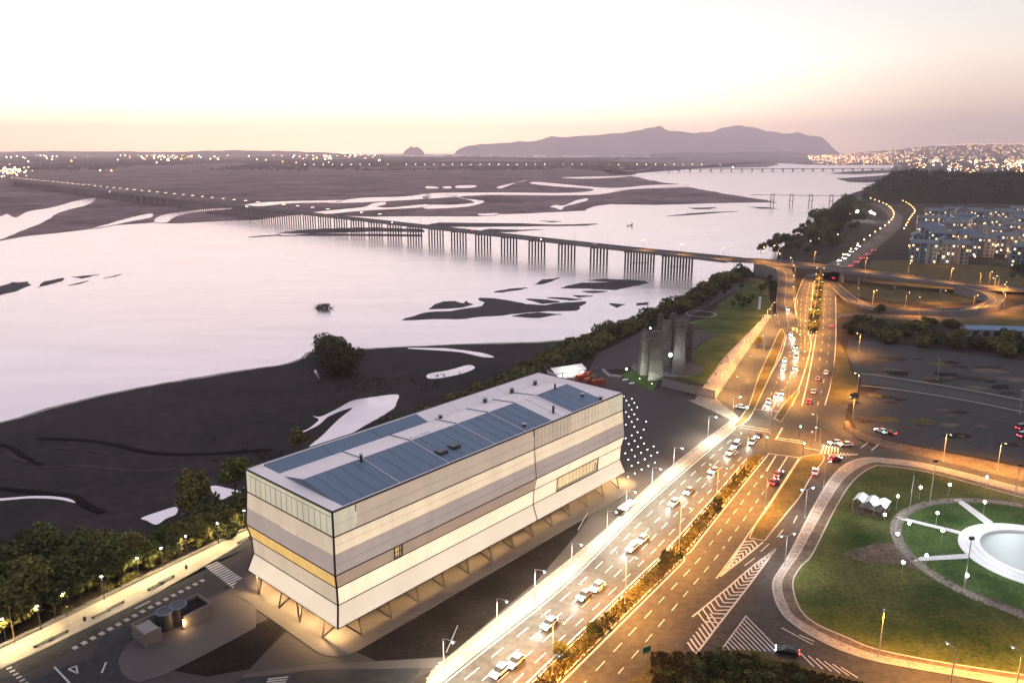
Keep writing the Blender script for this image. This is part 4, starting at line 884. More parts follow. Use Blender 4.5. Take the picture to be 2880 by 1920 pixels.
sod3 = lamp_proto('sod3', 8.5, [(0, 1.6)], M['lamp_sod'], light=lamp_data('sod_low', 'SPOT', (1, .47, .11), 21000, .35, 160, .6), lr=.2)
sod1 = lamp_proto('sod1', 9.5, [(0, 1.6)], M['lamp_sod'], light=lamp_data('sod_side', 'SPOT', SOD, 32000, .35, 160, .6), lr=.18)
for k, p in enumerate(resample(cr(cN([(1140, 1430), (1350, 1110), (1600, 745)]), 6), 21)):
    put(sod3, 'street_lamp', 'small warm street lamp in the row beside the northern pavement', 'street lamp', p + Vector((0, 0, .1)), math.radians(-60), group='lamps along the northern pavement')
for nm, (px, py), rz in (('orange street lamp at the corner of the asphalt field', (1968, 908), 3.0), ('orange street lamp by the small orange sign board', (1957, 968), 3.0), ('orange street lamp at the edge of the exit road by the loop', (1972, 808), 3.1)):
    put(sod1, 'street_lamp', nm, 'street lamp', W(px, py), rz)
for p in cO([(960, 640), (1260, 660), (1600, 650), (1945, 470), (2110, 500), (2165, 560), (1880, 690)]):
    put(sod1, 'street_lamp', 'slender orange street lamp around the interchange loop', 'street lamp', p, R.random() * 6, group='lamps around the loop ramp')
for lb, (px, py) in (('orange street lamp on the edge of the grassy traffic island', (1757, 1168)), ('orange street lamp on the splitter in the middle of the crossing', (1768, 996)), ('orange street lamp at the upper tip of the traffic island', (1880, 1046)), ('orange street lamp by the red signal at the crossing', (1872, 1012))):
    put(sod1, 'street_lamp', lb, 'street lamp', W(px, py), 2.6)
tw = lamp_proto('tw', 8.5, [(20, 1.9), (200, 1.9)], M['lamp_cool'], light=coolL)
for lbl, (px, py) in (('twin white street lamp by the end of the hatched gore', (1802, 1302)), ('twin white street lamp on the turning lane by the grassy island', (1848, 1188))):
    put(tw, 'street_lamp', lbl, 'street lamp', W(px, py), 0)
put(lamp_proto('one', 8, [(30, 1.8)], M['lamp_cool'], light=coolL), 'street_lamp', 'single white street lamp on the kerb beside the pink-lit car', 'street lamp', W(1891, 1120), 0)
tall = lamp_proto('tall', 11, [(120, .6)], M['lamp_sod'], light=lamp_data('sod_hi', 'SPOT', SOD, 9000, .35, 160, .6), on=False)
yp = put(tall, 'street_lamp', 'tall yellow-lit pole on the curved sidewalk by the dark car', 'street lamp', W(2017, 1512), 2.0); add_light(yp, lamp_data('sod_hi2', 'SPOT', SOD, 16000, .35, 150, .6), (-.7, 1, 10.9))
for (px, py) in ((2330, 1600), (2180, 1590), (2480, 1330 + 250)):
    put(sod1, 'street_lamp', 'orange street lamp beyond the curved sidewalk at the bottom right', 'street lamp', W(px, py), 2.2, group='orange lamps at the bottom right')
for (px, py) in ((2166, 1058), (2290, 1080), (2420, 1110)):
    put(sod1, 'street_lamp', 'orange street lamp on the dirt verge of the cross street', 'street lamp', W(px, py), -1.3, group='orange lamps on the dirt verge')
for (px, py) in ((2153, 872), (2342, 950)):
    put(lamp_proto('off', 9, [(90, .5)], M['lamp_cool'], on=False), 'street_lamp', 'unlit steel lamp pole standing in the dark asphalt field', 'street lamp', W(px, py), 0, group='unlit poles in the asphalt field')
# promenade lamps, benches, tree guards
pl = lamp_proto('prom', 6.2, [(0, 1.3)], M['lamp_led'], r0=.1, light=promL, headlen=.6, m='dark_steel')
for p in c00([(-90, 1310), (60, 1205), (380, 1080), (615, 960), (960, 800), (1280, 625), (1500, 530), (1722, 415), (2010, 290), (2250, 170)]):
    put(pl, 'promenade_lamp', 'slim curved lamp at the river edge of the lit promenade', 'lamp', p + Vector((0, 0, .13)), math.radians(-58), group='lamps along the promenade')
bench = [('seat', MB().box((0, 0, .42), (4.2, .55, .1)).mesh('seat', M['dark_steel']), (0, 0, 0), None), ('leg', MB().box((-1.7, 0, .2), (.25, .5, .4)).mesh('leg', M['dark_steel']), (0, 0, 0), None), ('leg', MB().box((1.7, 0, .2), (.25, .5, .4)).mesh('leg', M['dark_steel']), (0, 0, 0), None)]
pang = math.atan2((pr_out[2] - pr_out[1]).y, (pr_out[2] - pr_out[1]).x)
for p in c00([(405, 1205), (540, 1145), (930, 945), (1065, 870), (1430, 690), (1530, 630), (2240, 265)]):
    put(bench, 'bench', 'long dark bench on the pale promenade paving', 'bench', p + Vector((0, 0, .14)), pang, group='benches on the promenade')
sap = [('pole', MB().lathe([(.05, 0), (.04, 3)], 5).mesh('stem', M['bark']), (0, 0, 0), None), ('tree_grate', MB().box((0, 0, .03), (1.6, 1.6, .06)).mesh('tree_grate', M['mulch']), (0, 0, 0), None)]
sap[0] = ('stem', sap[0][1], (0, 0, 0), None)
mast = MB().lathe([(.12, 0), (.08, 9)], 6).mesh('pole', M['wood']); single(mast, 'pole', 'tall timber pole among the trees left of the promenade', 'pole', c00([(140, 1215)])[0])
bin_ = MB().lathe([(.3, 0), (.34, .9), (.2, 1.0)], 10).mesh('litter_bin', M['dark_steel'])
for p, lb in zip(c00([(780, 1000), (1712, 520), (2085, 705)]), ('dark round litter bin on the promenade between two benches', 'dark round litter bin on the promenade near the zebra crossing', 'dark bollard-like bin at the foot of the zebra crossing')): single(bin_, 'litter_bin', lb, 'bin', p + Vector((0, 0, .14)))
parapet = MB(); P = resample(pr_out, 3)
rl = thing('railing', 'low pale wall with a rail along the river edge of the promenade', 'railing', pr_out[1])
parapet.prism(offset(pr_out, .1) + offset(pr_out, .4)[::-1], 0, .75); parapet.build('wall', M['promenade'], rl, org=True)
MB().path(atz(offset(P, .25), 1.05), .05, 4).build('handrail', M['steel'], rl, org=True)
for p in offset(P, .25)[::1]: MB().tube(atz([p], .7)[0], atz([p], 1.05)[0], .04, .04, 4).build('post', M['steel'], rl, org=True)
# memorial lamps
ball_me = MB().ball((0, 0, 0), .32, 10, 6).mesh('globe', M['lamp_cool'])
globe = [('pole', MB().lathe([(.16, 0), (.06, .4), (.05, 4.0)], 6).mesh('pole', M['dark_steel']), (0, 0, 0), None), ('globe', ball_me, (0, 0, 4.2), None), ('lamp_light', lamp_data('globe', 'POINT', (.96, .98, 1), 900, .3), (0, 0, 4.2), None)]
for lb, (px, py) in (('globe lamp on the lawn corner left of the memorial', (1438, 868)), ('globe lamp between the path and the memorial slabs', (1468, 845)), ('globe lamp on the river side of the memorial', (1493, 770))):
    put(globe, 'globe_lamp', lb, 'lamp', W(px, py))
fl = [('pole', MB().lathe([(.2, 0), (.12, .5), (.09, 9.5)], 6).mesh('pole', M['dark_steel']), (0, 0, 0), None), ('floodlight', MB().box((0, 0, 0), (1.1, .4, .8), 0).mesh('floodlight', M['dark_steel']), (0, 0, 9.8), None),
      ('lamp_lens', MB().ball((0, -.35, 0), .75, 10, 6).mesh('lamp_lens', M['lamp_cool']), (0, 0, 0), 1), ('lamp_light', lamp_data('memflood', 'POINT', (.85, .93, 1), 1500, .5), (0, -1.3, 0), 1)]
put(fl, 'floodlight', 'bright white floodlight on a pole between the memorial slabs', 'floodlight', W(1537, 862) + Vector((0, 0, .0)))
up = [('lamp_head', MB().box((0, 0, .25), (.6, .4, .4)).mesh('lamp_head', M['dark_steel']), (0, 0, 0), None), ('lamp_lens', MB().ball((0, .2, .35), .18, 8, 5).mesh('lamp_lens', M['lamp_led']), (0, 0, 0), None), ('lamp_light', lamp_data('upl', 'SPOT', (.86, 1, .80), 7000, .2, 95, .5), ((0, .5, .6), (math.radians(125), 0, 0)), None)]
put(up, 'spotlight', 'ground spotlight on the grass at the foot of the front memorial slab', 'spotlight', W(1497, 884), -.1); put(up, 'spotlight', 'ground spotlight behind the lawn lighting the left memorial slab', 'spotlight', W(1469, 872), -.3)
# slatted screen fence by the memorial
fa, fb = W(1519, 887), W(1642, 917); sf = thing('screen_fence', 'grey screen fence of tall vertical slats between plaza and avenue', 'fence', fa)
d_ = fb - fa; nS = 46; fz = math.atan2(d_.y, d_.x); sm = MB().box((0, 0, 1.9), (d_.length / nS * .72, .12, 3.8)).mesh('slat', M['concrete'])
for k in range(nS):
    o = bpy.data.objects.new('slat', sm); COL.objects.link(o); o.parent = sf; o.location = d_ * ((k + .5) / nS); o.rotation_euler = (0, 0, fz + .35)
for z in (.3, 3.6): MB().box(d_ / 2 + Vector((0, 0, z)), (d_.length, .08, .16), fz).build('rail', M['dark_steel'], sf)
lw = W(1440, 884); MB().prism(cT([(60, 1090), (95, 1085), (170, 1160), (330, 1175), (330, 1192), (160, 1178)]), 0, .8).build('low_wall', M['concrete'], org=lw, label='angled low concrete bench wall between theatre and memorial', category='wall')
for lb, (px, py) in (('small white bench block on the plaza in front of the memorial lawn, the left one', (1436, 873)), ('white bench block on the plaza in front of the memorial lawn, the right one', (1451, 881))):
    single(MB().box((0, 0, .3), (2.4, .8, .5)).mesh('bench_block', M['white']), 'bench_block', lb, 'bench', W(px, py), .3)
# yard behind the theatre: shed with white roof, rusty containers
sy = W(1300, 862); sh = thing('shed', 'white-roofed work shed lit from inside behind the theatre', 'shed', sy, .5)
MB().prism([Vector(p) for p in ((-8, -4, 0), (8, -4, 0), (8, 4, 0), (-8, 4, 0))], 0, 3, top=False).build('wall', M['white'], sh)
MB().quad((-8.4, -4.4, 3), (8.4, -4.4, 3), (8.4, 0, 4.6), (-8.4, 0, 4.6)).quad((-8.4, 0, 4.6), (8.4, 0, 4.6), (8.4, 4.4, 3), (-8.4, 4.4, 3)).build('roof', M['white'], sh)
for k in range(5): MB().box((-6 + k * 3, -4.05, 1.5), (1.6, .1, 1.6)).build('window', M['win_lit2'], sh)
add_light(sh, lamp_data('shed', 'POINT', (1, .9, .75), 2600, .5), (0, -7, 6))
for k, (px, py) in enumerate(((1338, 872), (1352, 880), (1362, 877), (1374, 884), (1347, 868))):
    o = single(MB().box((0, 0, 1.25), (6, 2.4, 2.5)).mesh('container', M['rust'] if k != 2 else M['earth']), 'container', ('rusty red container nearest the white-roofed shed', 'rusty red container in the middle of the yard', 'dull brown container in the yard', 'rusty red container at the plaza end of the yard', 'rusty red container at the back of the yard')[k], 'container', W(px, py), .4 + .5 * (k % 3))
    MB().box((3.02, 0, 1.25), (.06, 2.2, 2.3)).build('door', M['dark_steel'], o)
# service block with two tanks
sv = thing('service_block', 'low concrete service block holding two round water tanks', 'utility block', W(403, 1466)); a_, b_ = c00([(1340, 1250), (1960, 950)]); ux = (b_ - a_).normalized(); uy = Vector((-ux.y, ux.x, 0)); o_ = a_
def SV(x, y, z): return o_ + ux * x + uy * y + Vector((0, 0, z))
ln = (b_ - a_).length; svz = math.atan2(ux.y, ux.x)
MB().prism([SV(0, 0, 0), SV(3.6, 0, 0), SV(3.6, .3, 0), SV(0, .3, 0)], 0, 3.2).build('wall', M['block'], sv, org=True); MB().prism([SV(8.5, 0, 0), SV(ln, 0, 0), SV(ln, .3, 0), SV(8.5, .3, 0)], 0, 3.2).build('wall', M['block'], sv, org=True)
MB().prism([SV(0, .32, 0), SV(.3, .32, 0), SV(.3, 6, 0), SV(0, 6, 0)], 0, 3.2).build('wall', M['block'], sv, org=True); MB().prism([SV(ln - .3, .32, 0), SV(ln, .32, 0), SV(ln, 6, 0), SV(ln - .3, 6, 0)], 0, 3.2).build('wall', M['block'], sv, org=True)
MB().prism([SV(.32, 5.7, 0), SV(ln - .32, 5.7, 0), SV(ln - .32, 6, 0), SV(.32, 6, 0)], 0, 3.2).build('wall', M['block'], sv, org=True)
MB().prism([SV(.32, .32, 0), SV(3.6, .32, 0), SV(3.6, 5.6, 0), SV(.32, 5.6, 0)], 2.4, 2.6, bottom=True).build('roof', M['concrete'], sv, org=True)
MB().prism([SV(8.9, .32, 0), SV(ln - .32, .32, 0), SV(ln - .32, 5.6, 0), SV(8.9, 5.6, 0)], 2.3, 2.5, bottom=True).build('roof', M['mulch'], sv, org=True)
for x in (5.2, 8.2):
    c_ = SV(x + 1.0, 3.6, 0); t_ = MB().lathe([(1.75, 0), (1.75, 4.0), (1.6, 4.1)], 20, c_).build('tank', M['dark_steel'], sv, org=True)
    MB().lathe([(1.85, 3.95), (1.85, 4.2), (1.6, 4.2), (1.5, 3.9), (.01, 3.85)], 20, c_).build('tank_rim', M['roofblue'], t_, org=sv.location)
add_light(sv, lamp_data('tanklamp', 'POINT', (1, .66, .28), 420, .2), SV(8.3, -.5, 1.6) - sv.location)
MB().box(SV(8.3, -.1, 1.7), (.2, .25, 1.6), svz).build('wall_lamp', M['far_warm'], sv, org=True)
for seg, lb in ((cZ([(2140, 640), (2245, 390)]), 'slanting dark handrail at the end of the plaza near the lit pavement'), (cR1([(1390, 190), (1480, 30)]), 'slanting handrail on the plaza edge in front of the theatre legs')):
    hr = thing('handrail', lb, 'handrail', seg[0])
    MB().path([seg[0] + Vector((0, 0, 1)), seg[1] + Vector((0, 0, 1))], .09, 5).build('rail', M['steel'], hr, org=True)
    for k in range(7):
        p = seg[0].lerp(seg[1], k / 6); MB().tube(p, p + Vector((0, 0, 1)), .05, .05, 5).build('post', M['dark_steel'], hr, org=True)
# ================================================================== BRIDGE over the river, ramps and overpass
ZD = 11.0
b0, b1 = Vector((-1490, 2330, 0)), Vector((175, 633, 0)); bd = (b1 - b0).normalized(); bn = Vector((-bd.y, bd.x, 0))   # b0..b1 near edge; bn points away from the camera
if bn.y < 0: bn = -bn
br = thing('road_bridge', 'long low concrete road bridge on rows of slender columns across the river', 'bridge', b1)
deck_pts = [(b0, 18), (b1 - bd * 200, 18), (b1 - bd * 110, 19), (b1 - bd * 60, 22), (b1, 26)]
l = [Vector(p) for p, w in deck_pts]; r = [p + bn * w for p, w in deck_pts]
db = MB().prism(l + r[::-1], ZD - 1.5, ZD - .25); db.build('deck', M['bridge'], br, org=True)
MB().ribbon(atz(l, ZD - .2), atz(r, ZD - .2)).build('carriageway', M['asphalt'], br, org=True) 
for q, s in ((l, 1), (r, -1)):
    o_ = [p + bn * .25 * s for p in q]; MB().prism([p - bn * .15 * s for p in q] + o_[::-1], ZD - .3, ZD + .75).build('parapet', M['bridge'], br, org=True)
lm = MB(); md = [(p + q) / 2 for p, q in zip(l, r)]
for off in (-.12, .12): lm.ribbon(atz([p + bn * (off + .06) for p in md], ZD - .17), atz([p + bn * (off - .06) for p in md], ZD - .17))
for f in (.27, .73):
    q = [a.lerp(b, f) for a, b in zip(l, r)]; P = resample(q, 6)
    for i in range(0, len(P) - 1, 2): lm.ribbon(atz(offset(P[i:i + 2], .1), ZD - .17), atz(offset(P[i:i + 2], -.1), ZD - .17))
lm.build('lane_marking', M['line'], br, org=True)
colm = MB().lathe([(.85, 0), (.85, 15.2)], 8).mesh('column', M['bridge']); capm = MB().box((0, 0, 0), (17, 1.6, 1.1)).mesh('pier_cap', M['bridge'])
bracem = MB().box((0, 0, 0), (15, .35, .5)).mesh('brace', M['dark_steel'])
sk_ = Vector((16, 3, 0)); ska = math.atan2(sk_.y, sk_.x); far_cols = MB(); n_ = 0
def kid(nm, me, parent, loc, rz=0):
    o = bpy.data.objects.new(nm, me); COL.objects.link(o); o.parent = parent; o.location = loc - parent.location; o.rotation_euler = (0, 0, rz); return o
total = (b1 - b0).length; t = 62; k = 0
while t < total - 10:
    p = b1 - bd * t + bn * 1.2; ncol = 11 if k < 2 else 6; wv = sk_ * (1.7 if k < 2 else 1)
    if k < 46:
        c_ = kid('pier_cap', capm, br, p + wv / 2 + Vector((0, 0, ZD - 2.0)), ska); c_.scale = (1.75 if k < 2 else 1, 1, 1)
        for j in range(ncol): kid('column', colm, br, p + wv * (j / (ncol - 1)) + Vector((0, 0, ZW - .6)))
        if k < 2: kid('brace', bracem, br, p + wv / 2 + Vector((0, 0, -.5 - k)), ska)
        n_ += ncol
    else:
        for j in range(6): far_cols.lathe([(.6, ZW), (.6, ZD - 1.5)], 5, p + wv * (j / 5))
    t += 41 if k < 22 else 33; k += 1
far_cols.build('columns', M['bridge'], br, org=True, kind='stuff')
# bridge lamps
off_l = lamp_proto('br_off', 9, [(0, 1.4), (180, 1.4)], M['lamp_cool'], on=False, m='dark_steel'); on_l = lamp_proto('br_on', 9, [(0, 1.4), (180, 1.4)], M['far_white'], m='dark_steel', lr=.9)
on_s = lamp_proto('br_sod', 9, [(0, 1.4), (180, 1.4)], M['lamp_sod'], light=lamp_data('sod_bridge', 'SPOT', SOD, 17000, .35, 120, .5), m='dark_steel')
t = 8; k = 0
while t < total - 5:
    p = b1 - bd * t + bn * 9.5 + Vector((0, 0, ZD - .2)); bz = math.atan2(bn.y, bn.x)
    if t > 480: put(on_l, 'bridge_lamp', 'lit twin lamp on the far half of the long road bridge', 'street lamp', p, bz, group='lit lamps on the road bridge')
    elif t < 130: put(on_s, 'bridge_lamp', 'orange twin lamp at the shore end of the long road bridge', 'street lamp', p, bz, group='orange lamps at the bridge end')
    else: put(off_l, 'bridge_lamp', 'dark unlit twin lamp post on the near half of the road bridge', 'street lamp', p, bz, group='unlit lamp posts on the road bridge')
    t += 41; k += 1
# overpass from the bridge end across the highway, loop ramp, curved ramp
def ramp_road(name, label, cat, ctr, zs_, w, parent=None, kerbcol='bridge', surf='asphalt', depth=1.3, skirt=False):
    c_ = cr([Vector((p.x, p.y, z)) for p, z in zip(ctr, zs_)], 8); root = thing(name, label, cat, Vector((c_[0].x, c_[0].y, 0)))
    l_, r_ = offset(c_, w / 2), offset(c_, -w / 2)
    for q, p in zip(l_, c_): q.z = p.z
    for q, p in zip(r_, c_): q.z = p.z
    dn = lambda P, d: [Vector((p.x, p.y, (p.z - d) if not skirt else -.2)) for p in P]
    b = MB().ribbon(dn(l_, depth), l_).ribbon(r_, dn(r_, depth)).ribbon(dn(r_, depth), dn(l_, depth)); up = lambda P, d: [p + Vector((0, 0, d)) for p in P]
    b.ribbon(l_, r_); b.build('deck', M['bridge'], root, org=True)
    MB().ribbon(up(offset(c_, w / 2 - .4), .05), up(offset(c_, -w / 2 + .4), .05)).build('carriageway', M[surf], root, org=True)
    for s in (1, -1):
        e1, e2 = offset(c_, s * w / 2), offset(c_, s * (w / 2 - .3)); B_ = MB()
        B_.ribbon(up(e1, .85), up(e2, .85)) if s == 1 else B_.ribbon(up(e2, .85), up(e1, .85)); B_.ribbon(up(e1, -.1), up(e1, .85)).ribbon(up(e2, .85), up(e2, -.1)); B_.build('parapet', M['bridge'], root, org=True)
    L2 = MB().ribbon(up(offset(c_, .08), .08), up(offset(c_, -.08), .08)); L2.build('lane_marking', M['line'], root, org=True)
    return root, c_
zO = 8.5
oc_ = [b1 - bd * 3 + bn * 13] + [W(px, py, z) for px, py, z in ((1760, 600, 10.2), (1880, 612, 9.3), (2000, 627, 8.5), (2100, 640, 7.2), (2200, 652, 5.5), (2290, 660, 3.6), (2420, 668, 1.2), (2560, 674, .2))]
op, _ = ramp_road('overpass', 'road overpass continuing from the bridge across the highway towards the right', 'overpass', oc_, [11 - .25, 10.2, 9.3, 8.5, 7.2, 5.5, 3.6, 1.2, .3], 17)
pm = MB().box((0, 0, 3.2), (1.0, 3.6, 6.6)).mesh('pier', M['bridge'])
for px, py, h in ((1875, 640, 6.6), (1935, 648, 6.6), (1972, 655, 6), (2055, 664, 5), (2160, 674, 3.6)):
    o = kid('pier', pm, op, W(px, py), -.2); o.scale = (1, 1, h / 6.6)
lp_ctr = [W(px, py, z) for px, py, z in ((2205, 655, 5.6), (2262, 672, 5), (2287, 688, 4.2), (2270, 702, 3.4), (2200, 713, 2.6), (2100, 714, 2), (2010, 706, 1.4), (1962, 692, .8), (1935, 672, .3), (1915, 655, .06))]
ramp_road('loop_ramp', 'curling loop ramp of the interchange lit orange from above', 'ramp', lp_ctr, [5.6, 5, 4.2, 3.4, 2.6, 2, 1.4, .8, .35, .1], 8.5, skirt=True)
rc = [W(px, py, z) for px, py, z in ((1740, 606, 9.5), (1775, 612, 9), (1800, 622, 8), (1806, 640, 6.4), (1805, 665, 4.3), (1803, 692, 2.2), (1806, 722, .6), (1812, 752, .08))]
ramp_road('curved_ramp', 'curved exit ramp dropping from the overpass to the avenue, glowing orange', 'ramp', rc, [9.6, 9, 8, 6.4, 4.3, 2.2, .7, .1], 11, skirt=True)
# lamps over the ramps and the overpass
for p, z in [(rc[i] + Vector((6.2, 0, 0)), rc[i].z) for i in (0, 1, 2, 3, 4, 5, 6)]: put(sod1, 'street_lamp', 'orange street lamp on the edge of the curved exit ramp', 'street lamp', Vector((p.x, p.y, 0)), math.pi, 'lamps of the curved ramp', (1, 1, 1 + z / 9))
for i in (1, 2, 3, 4, 5, 6): put(sod1, 'street_lamp', 'orange street lamp rising beside the overpass deck', 'street lamp', Vector((oc_[i].x, oc_[i].y + 10, 0)), -math.pi / 2, 'lamps of the overpass', (1, 1, 1 + max(0, oc_[i].z) / 9))
for i in (1, 2, 3, 5, 7): put(sod1, 'street_lamp', 'orange street lamp on the outer side of the loop ramp', 'street lamp', Vector((lp_ctr[i].x + (6 if i < 4 else 0), lp_ctr[i].y - (6 if i >= 3 else 0), 0)), math.pi if i < 4 else math.pi / 2, 'lamps outside the loop ramp', (1, 1, 1 + lp_ctr[i].z / 9))
for p in cN([(1300, 1500), (1420, 1290), (1530, 1080), (1640, 880)]): put(sod3, 'street_lamp', 'orange street lamp between the frontage road and its grass triangle', 'street lamp', p, math.radians(120), 'lamps of the frontage road')
# far bridges
fa, fb = W(1500, 388.6, 7), W(2060, 386.5, 7); fb_ = thing('far_bridge', 'distant low bridge with a row of lamps crossing the river mouth', 'bridge', fa); d_ = fb - fa
MB().box(d_ / 2 + Vector((0, 0, -1)), (d_.length, 14, 3), math.atan2(d_.y, d_.x)).build('deck', M['bridge'], fb_); fpm = MB().box((0, 0, -5), (5, 12, 11)).mesh('pier', M['bridge'])
for k in range(24): kid('pier', fpm, fb_, fa + d_ * ((k + .5) / 24) + Vector((0, 0, -1)))
oa, ob = W(1764 - 40, 447.5, 13), W(1930, 450, 13); ob_ = thing('pipe_bridge', 'thin old bridge remains on tall slim towers standing in the water', 'bridge', oa); d_ = ob - oa
MB().box(d_ / 2, (d_.length, 1.5, .8), math.atan2(d_.y, d_.x)).build('deck', M['dark_steel'], ob_)
for px in (1779, 1820, 1861, 1904):
    q = W(px, 472, ZW); q = oa + d_ * ((q.x - oa.x) / d_.x)
    tw_ = bpy.data.objects.new('pier_tower', MB().box((-3, 0, -8.5), (1, 1.4, 21)).box((3, 0, -8.5), (1, 1.4, 21)).box((0, 0, 1.5), (7, 1.2, .8)).box((0, 0, -10), (7, 1.2, .8)).mesh('pier_tower', M['dark_steel'])); COL.objects.link(tw_); tw_.parent = ob_; tw_.location = q - oa
# ================================================================== vehicles
def car_proto(col, van=False, on='both'):
    key = 'car_%s_%s' % (col, van)
    if key in _pro: return _pro[key]
    cols = {'white': (.7, .7, .7), 'silver': (.4, .42, .44), 'black': (.012, .012, .014), 'red': (.35, .02, .02), 'blue': (.04, .08, .2), 'grey': (.12, .12, .13)}
    pm_ = mat('car_paint_' + col, cols[col], .3, .02, 1, .6) if 'paint' + col not in M else M['paint' + col]; M['paint' + col] = pm_
    pr = []; Wd = .88
    prof = [(-2.1, .32), (-2.15, .62), (-2.05, .88), (-1.3, .98), (.85, .95), (1.95, .80), (2.15, .58), (2.1, .32)]
    def loft(prof, hw, top=None):
        b = MB(); n = len(prof)
        vs = [(x, -hw * (.9 if z < .4 else 1) * (.92 if abs(x) > 2 else 1), z) for x, z in prof] + [(x, hw * (.9 if z < .4 else 1) * (.92 if abs(x) > 2 else 1), z) for x, z in prof]
        fs = [tuple(range(n)), tuple(range(2 * n - 1, n - 1, -1))] + [((i + 1) % n, i, n + i, n + (i + 1) % n) for i in range(n)]
        return b.add(vs, fs)
    pr.append(('body', loft(prof, Wd).mesh('body', pm_), (0, 0, 0), None))
    xt = (-1.75, -1.25, .25, 1.05) if not van else (-2.05, -1.95, .9, 1.5); zt = 1.45 if not van else 1.95
    cb = MB(); vs = [(xt[0], -.8, .94), (xt[3], -.8, .94), (xt[3], .8, .94), (xt[0], .8, .94), (xt[1], -.64, zt), (xt[2], -.64, zt), (xt[2], .64, zt), (xt[1], .64, zt)]
    cb.add(vs, [(4, 5, 6, 7), (0, 1, 5, 4), (1, 2, 6, 5), (2, 3, 7, 6), (3, 0, 4, 7)]); pr.append(('windows', cb.mesh('windows', M['win_dark']), (0, 0, 0), None))
    pr.append(('roof', MB().box(((xt[1] + xt[2]) / 2, 0, zt + .02), (xt[2] - xt[1], 1.3, .07)).mesh('roof', pm_), (0, 0, 0), None))
    wm = MB().tube((0, -.1, 0), (0, .1, 0), .32, .32, 12).mesh('wheel', M['tyre'])
    for x in (-1.3, 1.32):
        for y in (-.8, .8): pr.append(('wheel', wm, (x, y, .32), None))
    hm = MB().box((0, 0, 0), (.14, .42, .22)).mesh('headlight', M['head']); tm = MB().box((0, 0, 0), (.12, .40, .22)).mesh('tail_light', M['tail'])
    for y in (-.58, .58): pr.append(('headlight', hm, (2.08, y, .66), None)); pr.append(('tail_light', tm, (-2.10, y, .74), None))
    _pro[key] = pr; return pr
headL = lamp_data('headlamp', 'SPOT', (1, .93, .80), 3800, .15, 62, .9); tailL = lamp_data('taillamp', 'POINT', (1, .03, .03), 60, .2)
def car(p, rz, col, label, lit=True, van=False, group=None, z=.06, nm='car', tail=False):
    c_ = put(car_proto(col, van), nm, label, 'van' if van else 'car', Vector((p.x, p.y, z)), rz, group, 1.08)
    if lit: add_light(c_, headL, (2.35, 0, .7), (math.radians(79), 0, math.radians(-90)))
    if tail: add_light(c_, tailL, (-2.6, 0, .7))
    return c_
rdir = math.radians(90 - 36.4) + math.pi; cyc = ['white', 'silver', 'black', 'grey', 'red', 'blue']
inb = [('white car with bright headlights low in the frame, nearest the bottom edge', (1148, 1546)), ('silver car with headlights on just behind the lowest car', (1185, 1524)), ('white car with headlights on in the middle lane below the third street lamp', (1262, 1437)),
       ('grey car with headlights on beside the third white street lamp', (1342, 1372)), ('white car in the outer lane with headlights on, right of the third lamp', (1372, 1352)), ('silver car with headlights on by the bus stop markings', (1452, 1262)), ('white car with headlights on left of the pale lit patch', (1475, 1243)),
       ('white car with headlights on where the avenue narrows to the crossing, front of two', (1548, 1158)), ('grey car with headlights on following towards the bus stop', (1582, 1132)), ('silver car with headlights on past the median tree', (1640, 1085)), ('white car with bright headlights leaving the crossing, lower one', (1678, 1042)),
       ('white van with headlights leaving the crossing', (1690, 1026)), ('silver car with headlights close to the stop line', (1728, 1018)), ('black car with headlights between lane lines near the stop line', (1742, 1004))]
for i, (lb, (px, py)) in enumerate(inb): car(W(px, py), rdir, cyc[(0, 1, 0, 3, 0, 1, 0, 0, 3, 1, 0, 0, 1, 2)[i]], lb, van='van' in lb)
n_dir = math.radians(90 - 24) + math.pi
nb = [('white car with headlights waiting in the left lane at the northern stop line', (1765, 925)), ('silver car with headlights in the middle lane at the northern stop line', (1783, 912)), ('grey car with headlights behind the cars at the northern stop line', (1796, 905)), ('white car with headlights in the bright middle of the northern approach', (1798, 852)), ('silver car with headlights right of the bright middle of the approach', (1826, 848)),
      ('white car with headlights close behind in the bright approach', (1802, 830)), ('white van with headlights high on the northern approach', (1828, 822)), ('black car with headlights high on the northern approach', (1828, 800)), ('white car with headlights merging below the splitter island', (1822, 782)), ('silver car with headlights merging from the ramp', (1817, 770))]
for i, (lb, (px, py)) in enumerate(nb): car(W(px, py), n_dir, cyc[(0, 1, 3, 0, 1, 0, 0, 2, 0, 1)[i]], lb, van='van' in lb)
car(W(1806, 712, 1.2), math.radians(-88), 'white', 'white car coming down the curved exit ramp with headlights on', z=1.2)
outb = [('red car with tail lights glowing in the outgoing lanes just past the crossing', (1857, 925)), ('silver car with tail lights in the outgoing lanes behind the red car', (1868, 902)), ('grey car with tail lights in the outgoing middle lanes', (1878, 872)), ('white car with tail lights in the outgoing outer lane', (1897, 858)), ('black car with tail lights far along the outgoing lanes', (1884, 740)), ('red car with tail lights nearing the overpass on the right lane', (1911, 750)),
        ('red car braking under the overpass', (1914, 640))]
for i, (lb, (px, py)) in enumerate(outb): car(W(px, py), n_dir - math.pi, cyc[(4, 1, 3, 0, 2, 4, 4)[i]], lb, lit=False, tail=True)
car(W(1788, 1092), rdir - math.pi, 'red', 'red car in the right outgoing lane before the crossing', lit=False, tail=True)
car(W(1777, 1110), rdir - math.pi, 'red', 'red car following closely in the right outgoing lane', lit=False, tail=True)
car(W(1872, 1086), rdir - math.pi + .2, 'white', 'white car turning right beside the grassy traffic island', lit=False, tail=True)
car(W(1917, 1057), rdir - math.pi - .5, 'red', 'red car turning into the cross street at the sidewalk corner', lit=False, tail=True)
